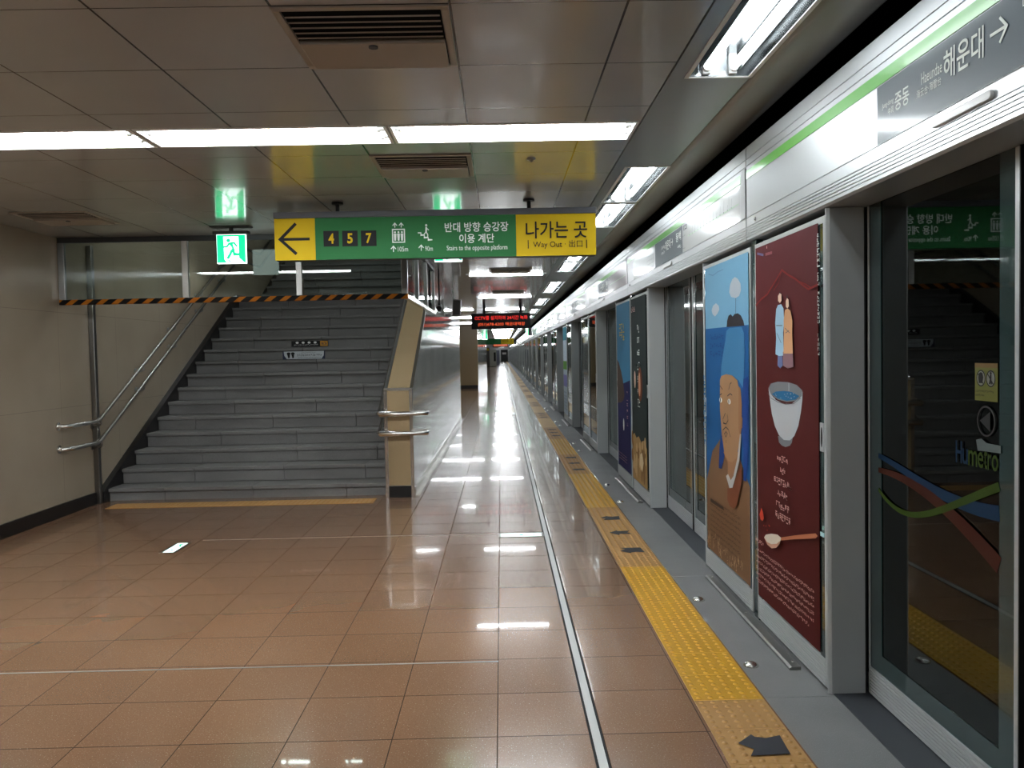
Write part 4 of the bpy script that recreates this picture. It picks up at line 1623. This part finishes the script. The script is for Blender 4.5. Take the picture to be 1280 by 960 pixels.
# collar and coat
P.pp(j_([(718, 540), (735, 600), (750, 598), (765, 545), (785, 460), (795, 330), (788, 330), (775, 450), (755, 540), (742, 560), (728, 530)]), mat('print collar grey', (170, 168, 166), 0.7, spec=0.15))
P.pp(j_([(725, 600), (725, 660), (738, 692), (755, 702), (772, 690), (782, 640), (800, 560), (795, 480), (770, 540), (752, 600), (738, 602)]), RUST)
P.pp(j_([(640, 650), (705, 695), (708, 712), (640, 668)]), BRN2)
for i in range(8):
    a = op(730 + 650 / 4, 460 + (690 + 26 * i) / 4)
    P.scribble(5.45, 4.76, 0.50 - 0.034 * i, 0.515 - 0.034 * i, 30, BRN2, 90 + i)
rr = random.Random(8)
for i in range(60):
    c_ = (Y1_ - 0.05 - 0.85 * rr.random(), 0.17 + 0.10 * rr.random())
    P.stroke([c_, (c_[0] + 0.03 * (rr.random() - 0.5), c_[1] + 0.05 * rr.random())], 0.004, mat('print straw', (196, 160, 122), 0.7, spec=0.15))
P2 = Draw((PX, 0, 0), (0, 0, -1), (0, -1, 0), (-1, 0, 0), start=P.d, mb=P.mb)
P2.scribble(-1.33, -0.86, -5.50 - 0.03, -5.50 + 0.03, 12, MB3, 99)
tag(P.mb.build('poster'), 'tall blue poster with a painted bearded man in a blue head cloth and black hat', 'poster')

# charcoal poster
CHA = mat('print charcoal', (40, 50, 50), 0.7, spec=0.15)
P = Poster()
y0, y1 = YB0 + PITCHY + 0.09, YB0 + PITCHY + 0.965
sheet(P, y0, y1, 0.155, 2.035, CHA)
for i in range(7):
    zz = 1.72 - 0.125 * i
    P.text('새벽바다처럼'[i] if i < 6 else '럼', 8.38, 8.26, zz - 0.04, zz + 0.04, SIGNW) if False else P.scribble(8.40, 8.25, zz - 0.04, zz + 0.04, 2, SIGNW, 110 + i)
P.ell(8.24, 1.16, 0.13, 0.17, RUST, 24)
P.ell(8.27, 1.16, 0.06, 0.12, mat('print pottery light', (206, 150, 118), 0.7, spec=0.15), 20)
P.ell(8.55, 1.20, 0.05, 0.09, SKN, 14)
P.scribble(y1 - 0.03, y1 - 0.28, 1.90, 1.96, 4, PNK, 118)
GRN = mat('print grain', (168, 134, 88), 0.7, spec=0.15)
P.poly([(y1, 0.156), (y1, 0.60), (8.62, 0.64), (8.5, 0.60), (8.35, 0.63), (8.2, 0.58), (8.05, 0.62), (y0, 0.55), (y0, 0.156)], GRN)
rr = random.Random(11)
for i in range(36):
    c_ = (y0 + 0.06 + 0.8 * rr.random(), 0.24 + 0.34 * rr.random())
    P.ell(c_[0], c_[1], 0.05, 0.035 + 0.05 * rr.random(), mat('print grain light', (196, 164, 118), 0.7, spec=0.15) if i % 2 else mat('print grain dark', (138, 104, 64), 0.7, spec=0.15), 12)
P.poly([(8.25, 0.36), (8.2, 0.47), (8.1, 0.49), (8.02, 0.40), (8.1, 0.30)], mat('print cream leaf', (214, 196, 158), 0.7, spec=0.15))
tag(P.mb.build('poster'), 'tall charcoal poster with rust pot and golden grain picture', 'poster')

# blue and purple poster
P = Poster()
y0, y1 = YB0 + PITCHY + 1.104, YB0 + PITCHY + 2.075
PB, PV = mat('print azure', (66, 128, 166), 0.7, spec=0.15), mat('print violet', (40, 38, 84), 0.7, spec=0.15)
sheet(P, y0, y1, 0.155, 2.035, PB)
P.poly([(y1, 1.08), (y0, 1.18), (y0, 0.156), (y1, 0.156)], PV)
PR = mat('print rock brown', (84, 68, 60), 0.7, spec=0.15)
P.poly([(y1, 1.40), (y1 - 0.15, 1.36), (y1 - 0.32, 1.26), (y1 - 0.46, 1.16), (y1 - 0.55, 1.0), (y1 - 0.48, 0.94), (y1 - 0.3, 0.9), (y1, 0.88)], PR)
P.scribble(y1 - 0.22, y1 - 0.62, 1.62, 1.72, 3, mat('print mustard', (206, 186, 86), 0.7, spec=0.15), 121)
P.scribble(y1 - 0.22, y1 - 0.62, 1.73, 1.81, 3, mat('print mustard', (206, 186, 86), 0.7, spec=0.15), 122)
P.ell(y1 - 0.47, 0.66, 0.045, 0.07, SIGNW, 18)
for i in range(6):
    P.scribble(y1 - 0.72, y1 - 0.82, 1.02 - 0.07 * i, 1.06 - 0.07 * i, 1, PNK, 130 + i)
for i in range(3):
    P.scribble(y1 - 0.05, y1 - 0.7, 0.30 - 0.03 * i, 0.312 - 0.03 * i, 24, PNK, 140 + i)
tag(P.mb.build('poster'), 'narrow-looking blue and purple poster with brown rock, beyond the charcoal one', 'poster')
# bright far poster
P = Poster()
y0, y1 = YB0 + 3 * PITCHY + 1.104, YB0 + 3 * PITCHY + 2.075
sheet(P, y0, y1, 0.155, 2.035, mat('print cool white', (206, 222, 236), 0.7, spec=0.15))
P.rect(y0, y1, 1.75, 2.03, mat('print teal', (70, 150, 170), 0.7, spec=0.15))
P.rect(y0, y1, 1.12, 1.30, mat('print leaf green', (120, 180, 90), 0.7, spec=0.15))
P.rect(y0, y1, 0.75, 1.0, mat('print lilac', (150, 150, 210), 0.7, spec=0.15))
for i in range(6):
    P.scribble(y1 - 0.1, y0 + 0.1, 0.25 + 0.07 * i, 0.28 + 0.07 * i, 16, MB1, 150 + i)
tag(P.mb.build('poster'), 'bright white and teal poster farther along the screen wall', 'poster')
# small light label on the nearest emergency door
mb = MB()
mb.box(PF - 0.0015, PF + 0.008, YB0 + 0.05, YB0 + 0.088, 0.672, 0.69)
tag(mb.build('door_label', mat('pale aqua label', (190, 226, 232), 0.4)), 'small pale label on the edge of the maroon poster door', 'sticker')

# ================================================================== FLOOR FITTINGS
# steel studs
def stud(label, y, g=None):
    o = MB().lathe([(0.036, 0.0), (0.036, 0.004), (0.031, 0.011), (0.02, 0.017), (0.008, 0.0195), (0.001, 0.02)], (0, 0, 0), 24).build('floor_stud', STEEL, None, 0, (1.152, y, 0.0))
    return tag(o, label, 'floor stud', g)


s0 = stud('domed steel floor stud nearest the camera beside the yellow strip', 3.85)
NL = {1: 'domed steel floor stud second from the camera, below the blue portrait poster', 2: 'domed steel floor stud third from the camera, near the charcoal poster', 3: 'domed steel floor stud fourth from the camera, near the purple poster'}
i = 0
for k in range(0, 14):
    for off in (0.35, 1.39):
        if i:
            c_ = s0.copy()
            COL.objects.link(c_)
            c_.location.y = YB0 + PITCHY * k + off
            c_['label'] = NL.get(i, 'small far domed steel floor stud beside the tactile strip')
            if i not in NL:
                c_['group'] = 'far floor studs'
        i += 1


def floor_rail(label, y, g=None):
    o = thing('floor_guide', label, 'floor plate', (1.31, y, 0.0), g)
    mb = MB()
    mb.prism([(0.0, 0.0), (0.0, 0.010), (0.012, 0.016), (0.055, 0.016), (0.055, 0.0)], 1, 0.0, 1.60)
    mb.build('plate', STEELB, o, 0.001)
    for yy in (0.06, 0.8, 1.54):
        MB().lathe([(0.008, 0), (0.006, 0.003), (0.001, 0.004)], (0.035, yy, 0.016), 10).build('screw', STEEL, o)
    return o


fr0 = floor_rail('steel guide plate on the floor under the two nearest posters', 3.78)
for k in range(1, 12):
    dup(fr0, (0, PITCHY * k, 0), 'steel guide plate on the floor under the charcoal and purple posters' if k == 1 else 'far steel guide plate at the foot of the screen wall',
        None if k == 1 else 'far floor guides')

# direction arrow stickers on the tactile strip
ARR = {'near': [(-0.088, 0.021), (-0.02, 0.089), (-0.012, 0.067), (0.027, 0.055), (0.087, 0.076), (0.077, -0.07), (-0.07, -0.077), (-0.043, -0.027)],
       'mid': [(-0.085, 0.0), (-0.015, 0.08), (-0.012, 0.045), (0.088, 0.06), (0.06, 0.0), (0.088, -0.06), (-0.012, -0.05), (-0.015, -0.10)],
       'far': [(-0.088, -0.021), (-0.02, -0.089), (-0.012, -0.067), (0.027, -0.055), (0.087, -0.076), (0.077, 0.07), (-0.07, 0.077), (-0.043, 0.027)]}
pos = {'near': 3.045 + PITCHY, 'mid': 6.74, 'far': 6.13}
# seen from the doors outwards: outer arrows slant to the sides, the middle one points straight off
shape = {'near': 'near', 'mid': 'mid', 'far': 'far'}
words = {'near': 'slanting, farthest of three', 'mid': 'straight, middle of three', 'far': 'slanting, nearest of three'}
for key in ('near', 'mid', 'far'):
    mb = MB()
    mb.prism([p for p in ARR[key]], 2, 0.0, 0.0016)
    if key == 'near':
        a0 = tag(mb.build('floor_arrow', NAVY, None, 0, (0.955, 3.045, 0.0083)), 'large dark arrow sticker on the tan tactile tile at the bottom of the view', 'sticker')
    else:
        a0 = None
    for k in range(0, 8):
        lab = 'dark arrow sticker on tactile paving beside the blue portrait poster, %s' % words[key] if k == 0 else 'small far dark arrow sticker on the tactile strip'
        if a0 is None:
            a0 = tag(mb.build('floor_arrow', NAVY, None, 0, (0.945, pos[key], 0.0083)), lab, 'sticker')
            continue
        c_ = a0.copy()
        COL.objects.link(c_)
        c_.location = (0.945, pos[key] + PITCHY * k, 0.0083)
        c_['label'] = lab
        if k:
            c_['group'] = 'far floor arrows'

# lit exit panels let into the floor
FEW = mat('lit floor panel white', (230, 250, 246), 0.4, emit=(226, 255, 250), es=0.9)
FEG = mat('lit floor panel green', (0, 170, 110), 0.4, emit=(0, 180, 110), es=0.7)


def floor_lamp(label, x, y, w, d, along_x):
    o = thing('floor_exit_lamp', label, 'floor light', (x, y, 0))
    mb = MB()
    for a in ((-w / 2 - 0.02, w / 2 + 0.02, -d / 2 - 0.015, -d / 2), (-w / 2 - 0.02, w / 2 + 0.02, d / 2, d / 2 + 0.015), (-w / 2 - 0.02, -w / 2, -d / 2, d / 2), (w / 2, w / 2 + 0.02, -d / 2, d / 2)):
        mb.box(*a, 0.0, 0.003)
    mb.build('frame', STEELB, o)
    D = Draw((0, 0, 0.001), (1, 0, 0), (0, 1, 0), (0, 0, 1))
    D.mb.use(FEW).box(-w / 2, w / 2, -d / 2, d / 2, 0.0, 0.001)
    if along_x:
        D.stroke([(-0.13, 0), (-0.09, 0)], 0.022, FEG)
        D.poly([(-0.145, 0), (-0.12, 0.03), (-0.12, -0.03)], FEG)
        D.ell(0.0, 0.0, 0.02, 0.028, FEG, 14)
        D.stroke([(0.07, 0), (0.11, 0)], 0.022, FEG)
        D.poly([(0.125, 0), (0.10, 0.03), (0.10, -0.03)], FEG)
    else:
        D.poly([(0.03, 0.10), (0.0, 0.14), (-0.03, 0.10)], FEG)
        D.stroke([(0.0, 0.11), (0.01, 0.06), (0.03, 0.03)], 0.016, FEG)
        D.stroke([(-0.01, -0.06), (0.01, -0.09)], 0.02, FEG)
    D.mb.build('lit_panel', None, o)
    return o


floor_lamp('white lit exit panel let into the floor beside the drain strip', 0.135, 6.765, 0.33, 0.12, True)
floor_lamp('white lit exit panel let into the brown floor before the stairs', -2.625, 6.58, 0.085, 0.32, False)
floor_lamp('small far lit exit panel in the floor beside the drain strip', 0.135, 20.4, 0.33, 0.12, True)

# ================================================================== THINGS HUNG ALONG THE PLATFORM
sp = thing('hanging_speaker', 'grey box speaker hung from the ceiling beside the pale parapet wall', 'speaker', (-0.80, 15.0, 2.34))
mb = MB()
mb.prism([(-0.075, -0.16), (0.075, -0.15), (0.095, 0.14), (-0.055, 0.15)], 1, 0.0, 0.22)
mb.build('cabinet', mat('grey speaker box', (130, 124, 114), 0.5), sp, 0.006)
mb = MB()
mb.prism([(-0.06, -0.14), (0.06, -0.13), (0.078, 0.12), (-0.045, 0.13)], 1, -0.006, 0.0)
mb.build('grille', mat('dark speaker grille', (64, 60, 54), 0.7), sp)
mb = MB()
mb.tube([(-0.02, 0.11, 0.14), (-0.04, 0.11, 0.2), (-0.07, 0.11, 0.357)], 0.016, 10)
mb.build('hanger', WHITE, sp)
cm = thing('hanging_camera', 'small black camera on a stem beside the glass screen', 'camera', (-0.86, 11.75, 2.12))
MB().tube([(0, 0, 0.10), (0, 0, 0.578)], 0.012, 10).build('stem', BLACK, cm)
mb = MB()
mb.tube([(0, -0.09, 0.02), (0, 0.07, 0.06)], 0.038, 14)
mb.tube([(0, 0.0, 0.04), (0, 0.0, 0.11)], 0.018, 10)
mb.build('body', BLACK, cm)


def edge_monitor(label, y, g=None):
    o = thing('hanging_monitor', label, 'monitor', (1.29, y, 2.46), g)
    mb = MB()
    mb.box(-0.17, 0.06, 0.0, 0.10, -0.22, 0.20)
    mb.build('case', BLACK, o, 0.008)
    mb = MB()
    mb.box(-0.155, 0.045, -0.006, 0.0, -0.2, 0.185)
    mb.build('display', mat('dark monitor screen', (20, 24, 26), 0.1), o)
    mb = MB()
    mb.box(-0.05, 0.02, 0.02, 0.08, 0.2, 0.40)
    mb.build('hanger', BLACK, o)
    return o


m0 = edge_monitor('black monitor hung above the platform edge right of the red letter board', 36.0)
dup(m0, (0, 36.0, 0), 'black monitor hung above the platform edge far below the red letter board')
eg = exit_sign('small green exit lamp beside the black hanging monitor', 1.12, 35.5, 2.28, 0.12, 0.3)

# far signs
fs = thing('way_out_sign', 'far green and yellow hanging sign under the red letter board', 'sign', (-0.45, 55.0, 2.27))
mb = MB()
mb.box(-1.1, 1.3, 0, 0.12, -0.19, 0.2)
mb.build('box', DGREY, fs)
D = Draw((0, -0.001, 0), (1, 0, 0), (0, 0, 1), (0, -1, 0))
D.rect(-1.1, 0.45, -0.18, 0.19, SIGNG).rect(0.45, 1.3, -0.18, 0.19, SIGNY)
D.text('나가는 곳', 0.55, 1.2, -0.05, 0.14, SIGNK, 0.012)
D.mb.build('sign_face', None, fs)
for hx in (-0.8, 0.9):
    MB().tube([(hx, 0.05, 0.2), (hx, 0.05, 0.43)], 0.02, 8).build('rod', BLACK, fs)
f2 = thing('led_board', 'far hanging board lit dull orange under the far way out sign', 'sign', (-0.05, 76.0, 2.25))
mb = MB()
mb.box(-0.72, 0.72, 0, 0.15, -0.2, 0.2)
mb.build('case', BLACK, f2)
D = Draw((0, -0.001, 0), (1, 0, 0), (0, 0, 1), (0, -1, 0))
D.rect(-0.64, 0.64, -0.12, 0.12, mat('lit dull orange', (170, 90, 60), 0.4, emit=(190, 96, 66), es=0.5))
D.mb.build('lit_panel', None, f2)
for hx in (-0.4, 0.4):
    MB().tube([(hx, 0.07, 0.2), (hx, 0.07, 0.45)], 0.025, 8).build('rod', BLACK, f2)

# far things on the left: machines, end door
vm = thing('vending_machine', 'far pale vending machine standing on the left of the platform', 'machine', (-0.85, 92.0, 0))
mb = MB()
mb.box(-0.42, 0.3, 0, 0.8, 0.05, 1.9)
mb.build('cabinet', mat('pale machine', (170, 170, 156), 0.4), vm, 0.02)
mb = MB()
mb.box(0.02, 0.25, -0.01, 0.0, 0.6, 1.6)
mb.build('display_window', BLACK, vm)
mb = MB()
mb.box(-0.4, 0.28, 0.03, 0.77, 0.0, 0.05)
mb.build('plinth', BLACK, vm)
bm_ = thing('display_cabinet', 'far dark cabinet left of the pale vending machine', 'cabinet', (-1.62, 92.0, 0))
mb = MB()
mb.box(-0.4, 0.32, 0, 0.8, 0.06, 2.15)
mb.build('cabinet', mat('dark taupe machine', (74, 68, 62), 0.5), bm_, 0.02)
mb = MB()
mb.box(-0.3, 0.05, -0.012, 0.0, 0.3, 1.5)
mb.build('front_panel', BLACK, bm_)
mb = MB()
mb.box(0.0, 0.26, -0.012, 0.0, 1.8, 2.05)
mb.build('yellow_plate', SIGNY, bm_)
mb = MB()
mb.box(-0.38, 0.3, 0.03, 0.77, 0.0, 0.06)
mb.build('plinth', BLACK, bm_)
gb = thing('locker_cabinet', 'far slim grey cabinet right of the vending machine', 'cabinet', (-0.42, 108.0, 0))
mb = MB()
mb.box(-0.35, 0.2, 0, 0.6, 0.0, 1.9)
mb.build('cabinet', mat('grey blue machine', (112, 116, 130), 0.45), gb, 0.02)
mb = MB()
mb.box(-0.3, 0.15, -0.01, 0.0, 0.15, 1.75)
mb.build('door', mat('slate machine door', (92, 96, 112), 0.45), gb)
dr = thing('end_door', 'small dark door with a white notice at the far end of the platform', 'door', (0.55, YF - 0.06, 0))
mb = MB()
mb.box(-0.62, 0.62, 0, 0.05, 0.0, 2.1)
mb.build('leaf', mat('dark door', (34, 36, 36), 0.5), dr)
mb = MB()
mb.box(-0.35, 0.35, -0.01, 0.0, 1.25, 1.6)
tag(mb.build('notice', WHITE, dr), 'white notice')
MB().tube([(0.5, -0.03, 0.9), (0.5, -0.03, 1.1)], 0.02, 8).build('handle', STEELB, dr)
mb = MB()
mb.box(-1.25, -1.02, 58.0, 58.3, 0, ZC)
mb.box(-2.4, -2.2, 58.3, YF, 0, ZC)
struct(mb.build('wall_end', GWALL), 'pale wall along the far left of the platform')
# smoke detector buds on the ceiling
for i, (x, y, lab) in enumerate(((0.21, 5.17, 'tiny sprinkler bud in the ceiling above the yellow end of the way out sign'), (-3.35, 5.55, 'tiny sprinkler bud in the ceiling at the upper left'))):
    o = MB().lathe([(0.028, 0.0), (0.026, -0.008), (0.012, -0.012), (0.010, -0.022), (0.001, -0.024)], (0, 0, 0), 16).build('sprinkler', STEELB, None, 0, (x, y, ZC - 0.0005))
    tag(o, lab, 'sprinkler')
